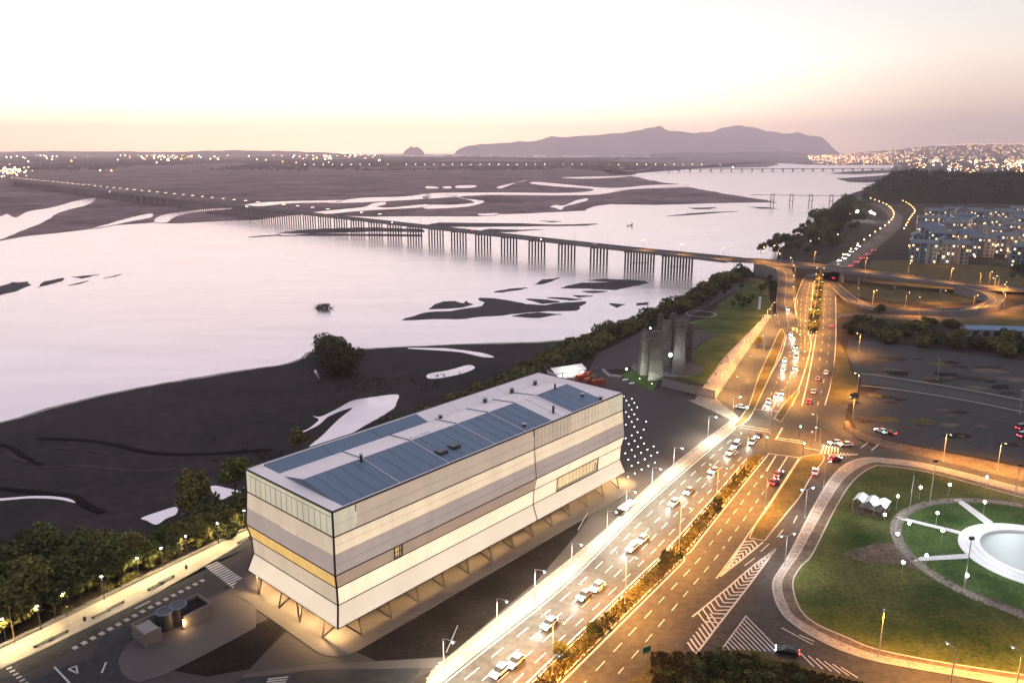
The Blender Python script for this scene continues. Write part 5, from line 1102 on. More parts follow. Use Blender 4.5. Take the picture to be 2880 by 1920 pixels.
car(W(1942, 1024), math.pi + .1, 'white', 'white car with headlights waiting at the mouth of the cross street', lit=True)
car(W(1918, 1020), math.pi + .15, 'silver', 'silver car with headlights at the crossing, ahead of the white one', lit=True)
car(W(1704, 938), -.5, 'white', 'white car at the lit kerb corner left of the crossing', lit=False)
dc = car(W(1808, 1500), math.pi - .35, 'black', 'black car parked on the hatched area beside the scrub', lit=False)
car(W(2024, 993), 2.2, 'white', 'white car parked on the asphalt field, left of a pair', lit=False); car(W(2042, 996), 2.2, 'black', 'black car parked on the asphalt field, right of a pair', lit=False)
car(W(2346, 985), .4, 'grey', 'grey van parked at the right edge of the asphalt field, rear one', lit=False, van=True); car(W(2350, 1003), .4, 'silver', 'silver van parked at the right edge of the asphalt field, front one', lit=False, van=True)
hdir = math.radians(90 - 33) + math.pi
for k in range(12):
    t = k / 11; p = W(1928 + 50 * t, 600 - 38 * t + (k % 2) * 4); car(p + Vector((R.uniform(-1, 1), R.uniform(-2, 2), 0)), hdir - .35 * t, cyc[k % 4], 'car with white headlights in the queue beyond the overpass', lit=k % 3 == 0, group='queue of cars beyond the overpass')
for k in range(10):
    t = k / 9; p = W(1952 + 60 * t, 612 - 40 * t + (k % 2) * 4); car(p, hdir - .35 * t - math.pi, cyc[(k * 2 + 1) % 6], 'car with red tail lights in the queue leaving beyond the overpass', lit=False, tail=k % 2 == 0, group='cars leaving beyond the overpass')
for k, tt in enumerate((150, 215, 330, 470, 640, 860, 1150, 1500, 1900)):
    p = b1 - bd * tt + bn * (5 if k % 2 else 13); car(p, math.atan2(bd.y, bd.x) + (0 if k % 2 else math.pi), cyc[k % 5], ('car with lights on crossing the long road bridge'), lit=False, z=ZD - .15, group='cars on the road bridge')
# ================================================================== traffic lights, signs, bus stop
def tl_proto(c):
    return [('pole', MB().lathe([(.1, 0), (.07, 5)], 6).mesh('pole', M['dark_steel']), (0, 0, 0), None), ('signal_head', MB().box((0, 0, 4.6), (.4, .3, 1.1)).mesh('signal_head', M['dark_steel']), (0, 0, 0), None),
            ('signal_lens', MB().ball((0, -.2, 4.3 if c == 'green_light' else 5.0), .28, 8, 5).mesh('signal_lens', M[c]), (0, 0, 0), 1)]
TLG, TLR = tl_proto('green_light'), tl_proto('red_light')
for lb, (px, py), pr in (('traffic light showing green on the splitter in the middle of the crossing', (1759, 1030), TLG), ('traffic light showing green at the far side of the crossing', (1836, 1005), TLG), ('traffic light showing green at the near right of the crossing', (1844, 1045), TLG),
                         ('traffic light showing red at the crossing corner', (1862, 1022), TLR), ('traffic light showing green beside the two parked cars', (2026, 1018), TLG)): put(pr, 'traffic_light', lb, 'traffic light', W(px, py))
gs = [('post', MB().lathe([(.06, 0), (.05, 3)], 6).mesh('post', M['steel']), (0, 0, 0), None), ('panel', MB().box((0, -.08, 2.4), (2.0, .06, 1.3)).mesh('panel', M['green_sign']), (0, 0, 0), None)]
put(gs, 'road_sign', 'green road sign where the scrub begins beside the avenue', 'sign', W(1484, 1514), .5)
os_ = [('post', MB().lathe([(.06, 0), (.05, 2.4)], 6).mesh('post', M['steel']), (0, 0, 0), None), ('panel', MB().box((0, -.08, 2.4), (4.4, .1, 2.6)).mesh('panel', M['earth']), (0, 0, 0), None)]
put(os_, 'sign_board', 'orange-lit sign board at the corner of the asphalt field', 'sign', W(1961, 921), .3)
pn = [('post', MB().lathe([(.16, 0), (.12, 13)], 6).mesh('post', M['steel']), (0, 0, 0), None), ('panel', MB().box((.9, 0, 9), (1.5, .25, 8)).mesh('panel', M['white']), (0, 0, 0), None)]
put(pn, 'banner_pole', 'tall pale banner pole on the lawn left of the curved ramp', 'pole', W(1739, 729))
bs = thing('bus_stop', 'small bus shelter under strong white light on the lit pavement', 'bus stop', W(1440, 1178), math.radians(53))
MB().box((0, 0, 2.6), (7, 2.2, .15)).build('roof', M['white'], bs); MB().box((0, .9, 1.4), (6.6, .06, 2.0)).build('back_panel', M['win_dark'], bs)
for x in (-3.2, 3.2): MB().box((x, .9, 1.3), (.12, .12, 2.6)).build('post', M['dark_steel'], bs)
MB().box((0, .3, .5), (5, .5, .08)).build('seat', M['steel'], bs)
kp = MB().box((0, 0, .45), (.35, .35, .9)).mesh('bollard', M['dark_steel'])
for p in cN([(1010, 1370), (1085, 1290), (1140, 1190), (1190, 1125), (1245, 1030), (1250, 970)]): single(kp, 'bollard', 'dark square bollard on the edge of the northern pavement', 'bollard', p, .4, 'bollards on the northern pavement')
# ================================================================== park things
bz = thing('basin', 'round white basin with stepped rim in the park', 'basin', PC)
for k, (r0, r1, h) in enumerate(((17.4, 15.4, .30), (15.4, 13.9, .6), (13.9, 12.5, .9))):
    MB().ribbon(atz(arc(PC, r0, 0, 360, 72), h), atz(arc(PC, r1, 0, 360, 72), h)).ribbon(atz(arc(PC, r0, 0, 360, 72), 0), atz(arc(PC, r0, 0, 360, 72), h)).build('step', M['rim'], bz, org=True)
MB().ribbon(atz(arc(PC, 12.5, 0, 360, 72), .9), atz(arc(PC, 12.4, 0, 360, 72), .2)).build('inner_wall', M['rim'], bz, org=True)
MB().poly(atz(arc(PC, 12.6, 0, 360, 72)[:-1], .25)).build('floor', M['basin'], bz, org=True)
def mast_proto(h): return [('pole', MB().lathe([(.28, 0), (.16, .6), (.11, h)], 6).mesh('pole', M['steel']), (0, 0, 0), None), ('floodlight', MB().box((0, 0, 0), (1.0, .6, .7)).mesh('floodlight', M['dark_steel']), (0, 0, h + .3), None)]
mp_ = mast_proto(12.5); flood = lamp_data('park_flood', 'SPOT', (.90, .97, 1), 12000, .4, 75, .9)
for lb, (px, py), h in (('floodlight mast at the ring path behind the basin, the left tall one', (2136, 1152), 1), ('short floodlight mast by the ring path near the slide', (2090, 1163), .8), ('floodlight mast at the right edge on the ring path', (2327, 1162), 1), ('dark floodlight mast in front of the basin by the stepping stones', (2214, 1349), 1)):
    c_ = W(px, py); o = put(mp_, 'floodlight_mast', lb, 'floodlight', c_, 0, None, (1, 1, h)); d_ = PC - c_; hz = 12.5 * h
    lo = add_light(None, flood, c_ + Vector((d_.x * .06, d_.y * .06, hz + .2))); lo.parent = o; lo.matrix_parent_inverse = Matrix.Identity(4); lo.location = (d_.x * .06, d_.y * .06, 12.6); q = Vector((d_.x * .94, d_.y * .94, -hz)).to_track_quat('-Z', 'Y'); lo.rotation_euler = q.to_euler()
    lo.scale = (1, 1, 1)
pk = [('pole', MB().lathe([(.12, 0), (.06, .3), (.05, 3.6)], 6).mesh('pole', M['steel']), (0, 0, 0), None), ('globe', MB().ball((0, 0, 0), .36, 10, 6).mesh('globe', M['lamp_led']), (0, 0, 3.8), None), ('lamp_light', lamp_data('park_globe', 'POINT', (1, .88, .70), 1100, .35), (0, 0, 3.8), None)]
park_l = cX([(1178, 1140), (1388, 1055), (1655, 1030), (1995, 960), (1975, 1195), (1540, 1298), (1282, 1395), (1075, 1190), (2352, 1080)]) + cM([(1060, 140), (1175, 320), (1590, 290), (1225, 590), (1440, 525), (1810, 715)])
for p in park_l: put(pk, 'park_lamp', 'globe lamp on a short pole in the park around the basin', 'lamp', p, 0, 'globe lamps in the park')
pg = thing('play_structure', 'white canopied play structure with a blue slide on the lawn', 'playground', W(2000, 1172), .9)
for k in range(3):
    MB().quad((-3.2, -4.4 + k * 3, 3.0), (3.2, -4.4 + k * 3, 3.0), (2.6, -2.9 + k * 3, 3.9), (-2.6, -2.9 + k * 3, 3.9)).quad((-2.6, -2.9 + k * 3, 3.9), (2.6, -2.9 + k * 3, 3.9), (3.2, -1.5 + k * 3, 3.0), (-3.2, -1.5 + k * 3, 3.0)).build('canopy', M['white'], pg)
for x in (-2.8, 2.8):
    for y in (-4.2, -1.4, 1.6, 4.3): MB().tube((x, y, 0), (x, y, 3.1), .08, .08, 6).build('post', M['steel'], pg)
sl_ = MB().add([(3.2, -2, 2.6), (3.2, -.6, 2.6), (7.5, -.6, .3), (7.5, -2, .3), (3.2, -2, 3.0), (3.2, -.6, 3.0), (7.5, -.6, .7), (7.5, -2, .7)], [(0, 1, 2, 3), (0, 3, 7, 4), (2, 1, 5, 6)]); sl_.build('slide', M['bluepaint'], pg)
MB().box((0, 0, 1.2), (4, 6, .15)).build('platform', M['concrete'], pg); add_light(pg, lamp_data('play', 'POINT', (.95, .98, 1), 2600, .4), (-1, -3, 6))
sheet('play_ground', cX([(740, 1190), (900, 1040), (1050, 1080), (1130, 1150), (1080, 1230), (960, 1215)]), M['earth'], .085)
# blue-roofed depot in the scrub
dp = thing('depot', 'long low depot with a blue sheet roof behind the scrub', 'building', W(2270, 770), -.12)
MB().prism([Vector(p) for p in ((-13, -5, 0), (17, -5, 0), (17, 5, 0), (-13, 5, 0))], 0, 4.2, top=False).build('wall', M['concrete'], dp); MB().quad((-14, -5.6, 4.2), (17.6, -5.6, 4.2), (17.6, 0, 5.6), (-14, 0, 5.6)).quad((-14, 0, 5.6), (17.6, 0, 5.6), (17.6, 5.6, 4.2), (-14, 5.6, 4.2)).build('roof', M['bluesheet'], dp)
for k in range(5): MB().box((-9 + k * 5.5, -5.06, 1.8), (3.4, .1, 3.0)).build('door', M['dark_steel'], dp)
# ================================================================== TREES AND SHRUBS
def crown_me(name, n, rx, rz, leaf, m, seed, lobes=9, flat=.0, fill=.55):
    """leaf clumps spread through uneven lobes"""
    r = random.Random(seed); b = MB(); L_ = []
    for k in range(lobes):
        a = r.uniform(0, 6.28); q = r.uniform(.15, .62); L_.append((math.cos(a) * q * rx, math.sin(a) * q * rx, r.uniform(-.38, .5) * rz, r.uniform(.34, .58)))
    L_.append((0, 0, .1 * rz, .62))
    for i in range(n):
        cx, cy, cz, s = r.choice(L_); d = Vector((r.gauss(0, 1), r.gauss(0, 1), r.gauss(0, 1)))
        d.normalize(); q = r.uniform(fill, 1) ** .6
        p = Vector((cx + d.x * s * rx * q, cy + d.y * s * rx * q, max(-rz * .95, cz + d.z * s * rz * q)))
        u = Vector((r.gauss(0, 1), r.gauss(0, 1), r.gauss(0, .7))).normalized(); v = u.cross(Vector((r.gauss(0, 1), r.gauss(0, 1), r.gauss(0, 1))).normalized()); v.normalize()
        s1, s2 = leaf * r.uniform(.55, 1.2), leaf * r.uniform(.4, .8)
        b.add([p - u * s1, p + v * s2, p + u * s1, p - v * s2], [(0, 1, 2, 3)])
    return b.mesh(name, m)
def trunk_me(h, r0, seed, rx):
    r = random.Random(seed); b = MB(); pts = [Vector((0, 0, -.4))]
    for k in range(4): pts.append(pts[-1] + Vector((r.uniform(-.1, .1) * h * .3, r.uniform(-.1, .1) * h * .3, h / 4)))
    for i in range(4): b.tube(pts[i], pts[i + 1], r0 * (1 - i * .18), r0 * (1 - (i + 1) * .18), 6)
    for k in range(6):
        a = r.uniform(0, 6.28); s = pts[2 + k % 3]; b.tube(s, s + Vector((math.cos(a) * rx * .6, math.sin(a) * rx * .6, h * r.uniform(.25, .5))), r0 * .4, r0 * .12, 5)
    return b.mesh('trunk', M['bark'])
TP = []
for k in range(6): TP.append([('trunk', trunk_me(4.5, .22, k, 3.2), (0, 0, 0), None), ('crown', crown_me('crown', 1500, 3.6, 3.4, .42, M['leaf'][(0, 1, 2, 1, 0, 2)[k]], 40 + k, 11), (0, 0, 5.6), None)])
SP = [crown_me('foliage', 620, 2.4, 1.7, .36, M['leaf'][(0, 1, 3, 0, 1)[k]], 80 + k, 8) for k in range(5)]
for me in SP:
    for v in me.vertices: v.co.z += 1.35
SKIND = ('olive-green', 'dark green', 'brownish', 'thin olive-green', 'deep dark green'); TKIND = ('olive-green', 'dark green', 'bright green', 'dark spreading', 'yellowish olive', 'fresh green')
def shrub(p, s, label, group, k=None, nm='shrub'):
    k = R.randrange(5) if k is None else k
    return single(SP[k], nm, label.replace('@', SKIND[k]), 'shrub', p, R.uniform(0, 6.28), group, (s * R.uniform(.85, 1.2), s * R.uniform(.85, 1.2), s * R.uniform(.8, 1.25)))
def tree(p, s, label, group=None, k=None, nm='tree'):
    k = R.randrange(6) if k is None else k
    return put(TP[k], nm, label.replace('@', TKIND[k]), 'tree', p, R.uniform(0, 6.28), group, (s, s, s * R.uniform(.9, 1.15)))
def bankz(i, t):
    t = max(0, min(1, t)); p, m_, q = near[i], mid_bank[i], toe[i]
    return p.lerp(m_, t / .45) if t < .45 else m_.lerp(q, (t - .45) / .55)
mid_bank = [p.lerp(q, .45) + Vector((0, 0, 1.1)) for p, q in zip(near, toe)]
# left wood below the promenade
pu = (pr_out[2] - pr_out[1]).normalized(); pv_ = Vector((-pu.y, pu.x, 0)); e0 = WP([(0, 1489)])[0]
for i in range(-4, 15):
    for j in range(9):
        s, d = i * 4.6 + R.uniform(-1.6, 1.6), 3.2 + j * 4.4 + R.uniform(-1.5, 1.5)
        lim = 40 if s < 22 else 40 - (s - 22) * .72
        if d > lim or (s > 30 and R.random() < .35): continue
        z = -.3 - min(5.3, d * .26); k_ = 1.0 if s < 34 else .62
        tree(e0 + pu * s + pv_ * d + Vector((0, 0, z)), R.uniform(1.0, 1.55) * k_, '@ leafy tree ' + ('in the front row of the wood along the promenade' if j < 2 else ('in the middle of the wood left of the promenade' if j < 5 else 'on the river side of the wood left of the promenade')), 'trees of the riverside wood')
for k in range(26):
    s, d = R.uniform(24, 66), R.uniform(2, 17); shrub(e0 + pu * s + pv_ * d + Vector((0, 0, -.3 - d * .26)), R.uniform(.6, 1.1), 'low brownish bush on the slope between the wood and the theatre', 'bushes on the bank by the theatre', 3)
for i, p in enumerate(near):
    th_d = (p - TA).dot(eR)
    if p.y < 60: continue
    if p.y < 130:
        for t in (.15, .42, .7, 1.0, 1.35, 1.7):
            if R.random() < .62 and (t < 1.2 or p.y < 150):
                q = bankz(i, t + R.uniform(-.1, .1)) + normal2(near[max(0, i - 2)], near[min(len(near) - 1, i + 2)]) * max(0, t - 1) * 24 + Vector((R.uniform(-2.5, 2.5), R.uniform(-2.5, 2.5), 0)); far_ = p.y > 165
                if p.y > 150 and t < .5 and R.random() < .6: continue
                tree(q, R.uniform(1.15, 1.7) * (.6 if far_ else 1), '@ leafy tree at the lowest end of the wood beside the promenade', 'trees of the riverside wood')
        if R.random() < .3: shrub(bankz(i, R.uniform(.1, 1.0)), R.uniform(.9, 1.5), 'low bush under the trees beside the promenade', 'bushes of the riverside wood')
    elif p.y < 330 and th_d < 0: 
        if R.random() < .25: shrub(bankz(i, R.uniform(.1, .9)), R.uniform(.5, .9), 'low bush on the bank left of the theatre', 'bushes on the bank by the theatre', 3)
    else:
        n_s = 3 if p.y < 420 else (2 if i % 2 else 1)
        for k in range(n_s):
            if p.y < 225 and k > 1: continue
            shrub(bankz(i, ((k + R.random()) / n_s) ** .9), R.uniform(1.7, 2.6) * (1 if p.y < 420 else 1.3), '@ dense shrub on the river bank ' + ('behind the theatre' if p.y < 330 else ('between theatre and memorial path' if p.y < 430 else ('below the riverside path past the memorial' if p.y < 540 else 'close to the bridge end'))), 'shrubs along the river bank')
for lb, (px, py), s, k in (('round olive-green tree standing alone left of the theatre', (449, 1200), 1.75, 0), ('round tree at the left corner of the theatre', (541, 1138), 1.65, 2), ('small bushy tree showing over the theatre roof edge', (688, 1040), 1.0, 0)):
    tree(W(px, py, -4.5), s, lb, k=k)
big = [('trunk', trunk_me(6, .5, 9, 7), (0, 0, 0), None), ('crown', crown_me('crown', 5200, 10.5, 8.2, .62, M['leaf'][3], 71, 16), (0, 0, 7.6), None)]
big2 = [('trunk', trunk_me(6, .5, 10, 7), (0, 0, 0), None), ('crown', crown_me('crown', 5200, 10.5, 8.2, .62, M['leaf'][1], 72, 18), (0, 0, 7.6), None)]
put(big, 'large_bush', 'large round brown-green bush on the sand flat, front of the pair', 'tree', W(785, 858, ZS), .4, None, (1.15, 1.15, 1.05)); put(big2, 'large_bush', 'large dark bush at the water edge, behind the front one', 'tree', W(760, 833, ZS), 2, None, (1.2, 1.2, 1.0))
# snags and grass in the water
snag = MB(); r_ = random.Random(4); sn0 = W(744, 708, ZW)
for k in range(16):
    a = r_.uniform(0, 6.28); q = Vector((r_.uniform(-6, 6), r_.uniform(-2, 2), 0)); snag.tube(q, q + Vector((math.cos(a) * 4, math.sin(a) * 2, r_.uniform(.5, 4))), .45, .08, 5)
sg = thing('snag', 'dark driftwood snag with twigs standing in the open river', 'driftwood', sn0); snag.build('branches', M['bark'], sg); o = bpy.data.objects.new('twigs', crown_me('twigs', 500, 6, 2.6, .45, M['leaf'][3], 5, 6)); COL.objects.link(o); o.parent = sg; o.location = (0, 0, 1.5)
s2 = thing('snag', 'small dark snag in the river beyond the bridge', 'driftwood', W(1447, 519, ZW)); MB().tube((-5, 0, 0), (4, 1, 2.5), .8, .3, 5).tube((2, 0, 0), (4, 0, 4), 1.2, .4, 5).build('branches', M['bark'], s2)
bt = thing('boat', 'small dark boat lying on the shallow water near the right bank', 'boat', W(1475, 700 - 2, ZW), .3)
MB().add([(-5, 0, .9), (-4, -1, .7), (3, -1.1, .7), (6, 0, 1.1), (3, 1.1, .7), (-4, 1, .7), (-4, 0, -.1), (4, 0, -.1)], [(0, 1, 6), (1, 2, 7, 6), (2, 3, 7), (3, 4, 7), (4, 5, 6, 7), (5, 0, 6)]).build('hull', M['dark_steel'], bt); MB().box((0, 0, .55), (.5, 1.9, .1)).box((-2.5, 0, .55), (.5, 1.7, .1)).build('thwart', M['wood'], bt)
# low scrub and drift on the sand flat and at the bar edges
st_ = MB(); r_ = random.Random(31)
for k in range(620):
    c_ = r_.choice(((800, 870, 60, 22), (900, 880, 80, 20), (770, 850, 30, 14), (600, 1060, 60, 18), (260, 1225, 60, 14)))
    p = W(r_.gauss(c_[0], c_[2]), r_.gauss(c_[1], c_[3]), ZS)
    if (p - W(785, 858, ZS)).length > 160: continue
    if pnoise(Vector((p.x * .09, p.y * .09, 2))) < -.05: continue
    for j in range(7):
        q = p + Vector((r_.gauss(0, .6), r_.gauss(0, .6), .15)); u = Vector((r_.gauss(0, 1), r_.gauss(0, 1), r_.gauss(0, .5))).normalized() * r_.uniform(.2, .6); v = Vector((0, 0, r_.uniform(.2, .7))) + u.orthogonal() * .4
        st_.add([q - u, q + u, q + v], [(0, 1, 2)])
st_.build('sand_scrub', M['leaf'][3], kind='stuff')
# median trees and hedge
for lb, (px, py), s in (('lowest of the small trees in the avenue median', (1288, 1512), .50), ('bushy median tree, second from the bottom', (1362, 1470), .60), ('median tree at the foot of the twin lamp', (1527, 1300), .46), ('median tree nearest the crossing', (1647, 1166), .50)):
    tree(W(px, py, .2), s, lb, k=R.choice((1, 2)))
mb_ = MB()
for p in resample(mid, 1.6):
    if R.random() < .8:
        o_ = p + Vector((R.uniform(-1, 1), R.uniform(-1, 1), .5)); s_ = R.uniform(.4, .8)
        for j in range(34):
            d = Vector((R.gauss(0, 1), R.gauss(0, 1), R.gauss(0, .6))).normalized() * s_; u = Vector((R.gauss(0, 1), R.gauss(0, 1), R.gauss(0, 1))).normalized(); v = u.orthogonal().normalized()
            mb_.add([o_ + d - u * .2, o_ + d + v * .14, o_ + d + u * .2, o_ + d - v * .14], [(0, 1, 2, 3)])
mb_.build('ground_cover', M['leaf'][0], kind='stuff')
for p in resample(cr(cN([(2050, 380), (2010, 700), (1982, 900)]), 6), 8): shrub(p + Vector((0, 0, .1)), R.uniform(1.1, 1.5), 'dark hedge bush on the strip between the carriageways', 'hedge between the carriageways', 1)
tree(cN([(1475, 1035)])[0], .7, 'round tree in the lit frontage road beside the pavement lamps', k=0)
# lawn bushes by the curved ramp
for p in cN([(1240, 680), (1290, 650), (1340, 640), (1390, 660), (1420, 620), (1500, 540), (1540, 500), (1580, 430), (1600, 560), (1330, 690), (1560, 380), (1590, 480), (1010, 640), (1160, 560), (1320, 500)]):
    tree(p, R.uniform(.55, .95), 'dark bushy tree on the lawn beside the curved ramp', 'trees by the curved ramp', R.choice((1, 3, 4)))
# scrub belt on the right
for k in range(58):
    x, y = R.uniform(700, 2352), 0; t = (x - 700) / 1650; y = R.uniform(800 + 20 * t, 950 + 180 * t)
    if x > 1850 and y < 960: continue
    p = cO([(x, y)])[0]; shrub(p, R.uniform(1.3, 2.3), '@ scrub bush in the ' + ('left' if x < 1150 else ('middle' if x < 1700 else 'right')) + ' part of the belt below the loop ramp', 'scrub belt bushes')
tree(cO([(1022, 745)])[0], .95, 'lone round tree beside the loop ramp', k=1)
for p in cO([(2240, 420), (2260, 330), (2300, 350), (2350, 370), (2330, 330)]): tree(p, .8, 'dark tree at the right end of the interchange', 'trees right of the interchange')
# wood beyond the bridge along the right shore
for k in range(150):
    t = R.random() ** .8; e_ = [W(1722, 590), W(1790, 562), W(1850, 528), W(1893, 502), W(1905, 478)]; i = int(t * 3.999); p = e_[i].lerp(e_[i + 1], t * 4 - i) + Vector((R.uniform(4, 70), R.uniform(-10, 25), 0))
    if (p - W(1960, 520)).length < 45: continue
    tree(p, R.uniform(1.0, 1.6), '@ tree in the shore grove ' + ('just beyond the bridge' if i < 1 else ('in the middle of the grove' if i < 3 else 'by the white-lit yard')), 'grove beyond the bridge', R.choice((1, 3, 4, 1)))
put(big2, 'large_tree', 'dark dome-shaped tree at the water edge in front of the old bridge towers', 'tree', W(1879, 516), 0, None, (1.75, 1.5, 1.5)); put(big, 'large_tree', 'tall dark tree mass left of the white-lit yard', 'tree', W(1932, 520), 1, None, (1.4, 1.4, 1.9)); put(big2, 'large_tree', 'dark tree mass behind the white-lit yard', 'tree', W(1945, 490), 1.5, None, (1.8, 1.6, 2.1))
# wooded hill on the right
hb = MB(); hx0, hx1, hy0, hy1 = 560, 1900, 1440, 2150; vs = []
def hillz(x, y):
    u = (x - .425 * y) / (.07 * y); u = max(0, min(1, u)); u = u * u * (3 - 2 * u); v = max(0, min(1, (y - 1450) / 130)) * max(0, min(1, (2140 - y) / 250)); v = v * v * (3 - 2 * v)
    return (43 + 7 * pnoise(Vector((x * .006, y * .006, 2)))) * u * v - 9 * (1 - u * v)
for j in range(29):
    for i in range(57):
        x = hx0 + (hx1 - hx0) * i / 56; y = hy0 + (hy1 - hy0) * j / 28; vs.append((x, y, hillz(x, y)))
hb.add(vs, [(j * 57 + i, j * 57 + i + 1, (j + 1) * 57 + i + 1, (j + 1) * 57 + i) for j in range(28) for i in range(56)]); struct('wooded_hill', hb, M['pine'], smooth=True)
fb2 = MB(); r_ = random.Random(12)
for k in range(2600):
    x, y = r_.uniform(620, 1880), r_.uniform(1440, 2000); z = hillz(x, y)
    if z < 1.5: continue
    c_ = Vector((x, y, z + r_.uniform(1, 5)))
    for j in range(9):
        p = c_ + Vector((r_.gauss(0, 3), r_.gauss(0, 3), r_.gauss(0, 3))); u = Vector((r_.gauss(0, 1), r_.gauss(0, 1), r_.gauss(0, 1))).normalized(); v = u.orthogonal().normalized(); s = r_.uniform(1.4, 3)
        fb2.add([p - u * s, p + v * s, p + u * s, p - v * s], [(0, 1, 2, 3)])
fb2.build('hill_wood', M['pine'], kind='stuff')
# foreground scrub, bottom right
gb = MB(); fg = []
for k in range(70):
    x, y = R.uniform(150, 1500), R.uniform(1290, 1640)
    if y < 1250 + max(0, x - 900) * .28 or y < 1500 - x * .5 or (x < 420 and y < 1450): continue
    p = cG([(x, y)])[0]
    if R.random() < .55: shrub(p, R.uniform(.3, .6), '@ scrubby bush on the ' + ('left' if x < 600 else 'right') + ' side of the mound at the bottom edge', 'bottom scrub bushes', R.choice((1, 3, 0)))
for p in cG([(640, 1440), (720, 1400), (780, 1440), (560, 1500), (850, 1480), (700, 1520)]): tree(p, R.uniform(.32, .45), 'dark bushy tree on the mound at the bottom edge', 'trees on the bottom mound', 1)
struct('scrub_mound', MB().prism(cr(cG([(0, 1480), (180, 1340), (300, 1290), (520, 1440), (600, 1340), (740, 1290), (900, 1270), (1100, 1290), (1300, 1350), (1600, 1450), (2000, 1560), (2100, 1700), (1000, 1900), (-300, 1800)]), 4, True), 0, .3), M['drygrass'])
# tufts of long grass: lawn, verges, median
tb = MB(); r_ = random.Random(3)
def tuft(p, s):
    for j in range(3):
        a = r_.uniform(0, 6.28); u = Vector((math.cos(a) * s, math.sin(a) * s, 0)); tb.add([p - u * .5, p + u * .5, p + u * .3 + Vector((r_.uniform(-.1, .1), r_.uniform(-.1, .1), s * 1.1))], [(0, 1, 2)])
for k in range(5200):
    t = r_.random(); i = int(t * (len(mid) - 1)); p = mid[i].lerp(mid[min(len(mid) - 1, i + 1)], r_.random()); tuft(p + Vector((r_.uniform(-1.8, 1.8), r_.uniform(-1.8, 1.8), .2)), r_.uniform(.2, .5))
for k in range(3000):
    x, y = r_.uniform(250, 2352), r_.uniform(-350, 1500); p = W(1764 + .25 * x, 1176 + .25 * y); dd = (p - PC).length
    if dd < 33.6 or (y > 600 and x < 250 + (y - 600) * 1.6 + 60) or (y > 1300 and y > 1250 + (x - 1000) * .1) or x < 230 + (450 - y) * .75 * (y < 450): continue
    if pnoise(Vector((p.x * .1, p.y * .1, 9))) < -.05: continue
    tuft(p + Vector((0, 0, .06)), r_.uniform(.1, .25))
for k in range(3500):
    x, y = r_.uniform(100, 2100), r_.uniform(1300, 1640); p = cG([(x, y)])[0]
    if y < 1300 + max(0, x - 900) * .25: continue
    tuft(p + Vector((0, 0, .28)), r_.uniform(.3, .7))
tb.build('grass_tufts', M['drygrass'], kind='stuff')

# ================================================================== TOWN on the right
wallm = [mat('render_%d' % k, c, .85, .15, .3) for k, c in enumerate(((.16, .20, .25), (.20, .21, .23), (.24, .20, .17), (.13, .17, .22)))]
roofm = [mat('roof_sheet_%d' % k, c, .7, .2, .4) for k, c in enumerate(((.10, .14, .19), (.14, .16, .18), (.17, .12, .10)))]
def block_proto(k):
    r = random.Random(900 + k); L0, D0, fl = r.choice(((20, 9, 4), (26, 10, 4), (16, 9, 3), (22, 10, 5))); H = fl * 2.8 + .6; pr = []
    pr.append(('wall', MB().prism([Vector(p) for p in ((-L0 / 2, -D0 / 2, 0), (L0 / 2, -D0 / 2, 0), (L0 / 2, D0 / 2, 0), (-L0 / 2, D0 / 2, 0))], 0, H, top=True).mesh('wall', wallm[k % 4]), (0, 0, 0), None))
    e = .5; rh = H + 2.4
    rf = MB().quad((-L0 / 2 - e, -D0 / 2 - e, H), (L0 / 2 + e, -D0 / 2 - e, H), (L0 / 2 + e, 0, rh), (-L0 / 2 - e, 0, rh)).quad((-L0 / 2 - e, 0, rh), (L0 / 2 + e, 0, rh), (L0 / 2 + e, D0 / 2 + e, H), (-L0 / 2 - e, D0 / 2 + e, H)).add([(-L0 / 2, -D0 / 2, H), (-L0 / 2, D0 / 2, H), (-L0 / 2, 0, rh - .2)], [(0, 1, 2)]).add([(L0 / 2, -D0 / 2, H), (L0 / 2, D0 / 2, H), (L0 / 2, 0, rh - .2)], [(0, 1, 2)])
    pr.append(('roof', rf.mesh('roof', roofm[k % 3]), (0, 0, 0), None))
    dk, lt, lt2 = MB(), MB(), MB(); nw = int(L0 / 3.2)
    for f in range(fl):
        for j in range(nw):
            for s in (-1, 1):
                x = -L0 / 2 + (j + .5) * L0 / nw; z = 1.6 + f * 2.8; u = r.random(); b = lt if u < .13 else (lt2 if u < .18 else dk); b.box((x, s * (D0 / 2 + .02), z), (1.5, .12, 1.3))
        for y in (-D0 / 4, D0 / 4):
            b = lt if r.random() < .1 else dk; b.box((-L0 / 2 - .02, y, 1.6 + f * 2.8), (.12, 1.3, 1.3)); dk.box((L0 / 2 + .02, y, 1.6 + f * 2.8), (.12, 1.3, 1.3))
    pr.append(('windows', dk.mesh('windows', M['win_dark']), (0, 0, 0), None))
    if lt.f: pr.append(('lit_windows', lt.mesh('lit_windows', M['win_lit']), (0, 0, 0), None))
    if lt2.f: pr.append(('lit_windows', lt2.mesh('lit_windows', M['win_lit2']), (0, 0, 0), None))
    pr.append(('stair_tower', MB().box((L0 * .12, -D0 / 2 - .9, H / 2), (2.6, 1.8, H)).mesh('stair_tower', wallm[(k + 1) % 4]), (0, 0, 0), None))
    return pr, '%d-storey %s' % (fl, ('blue-grey', 'grey', 'beige', 'dark blue')[k % 4]) + (' long' if L0 > 22 else '')
BP = [block_proto(k) for k in range(8)]
tn = 0; tl = []
ru, rv = Vector((.92, -.38, 0)), Vector((.38, .92, 0)); org = W(2112, 602)
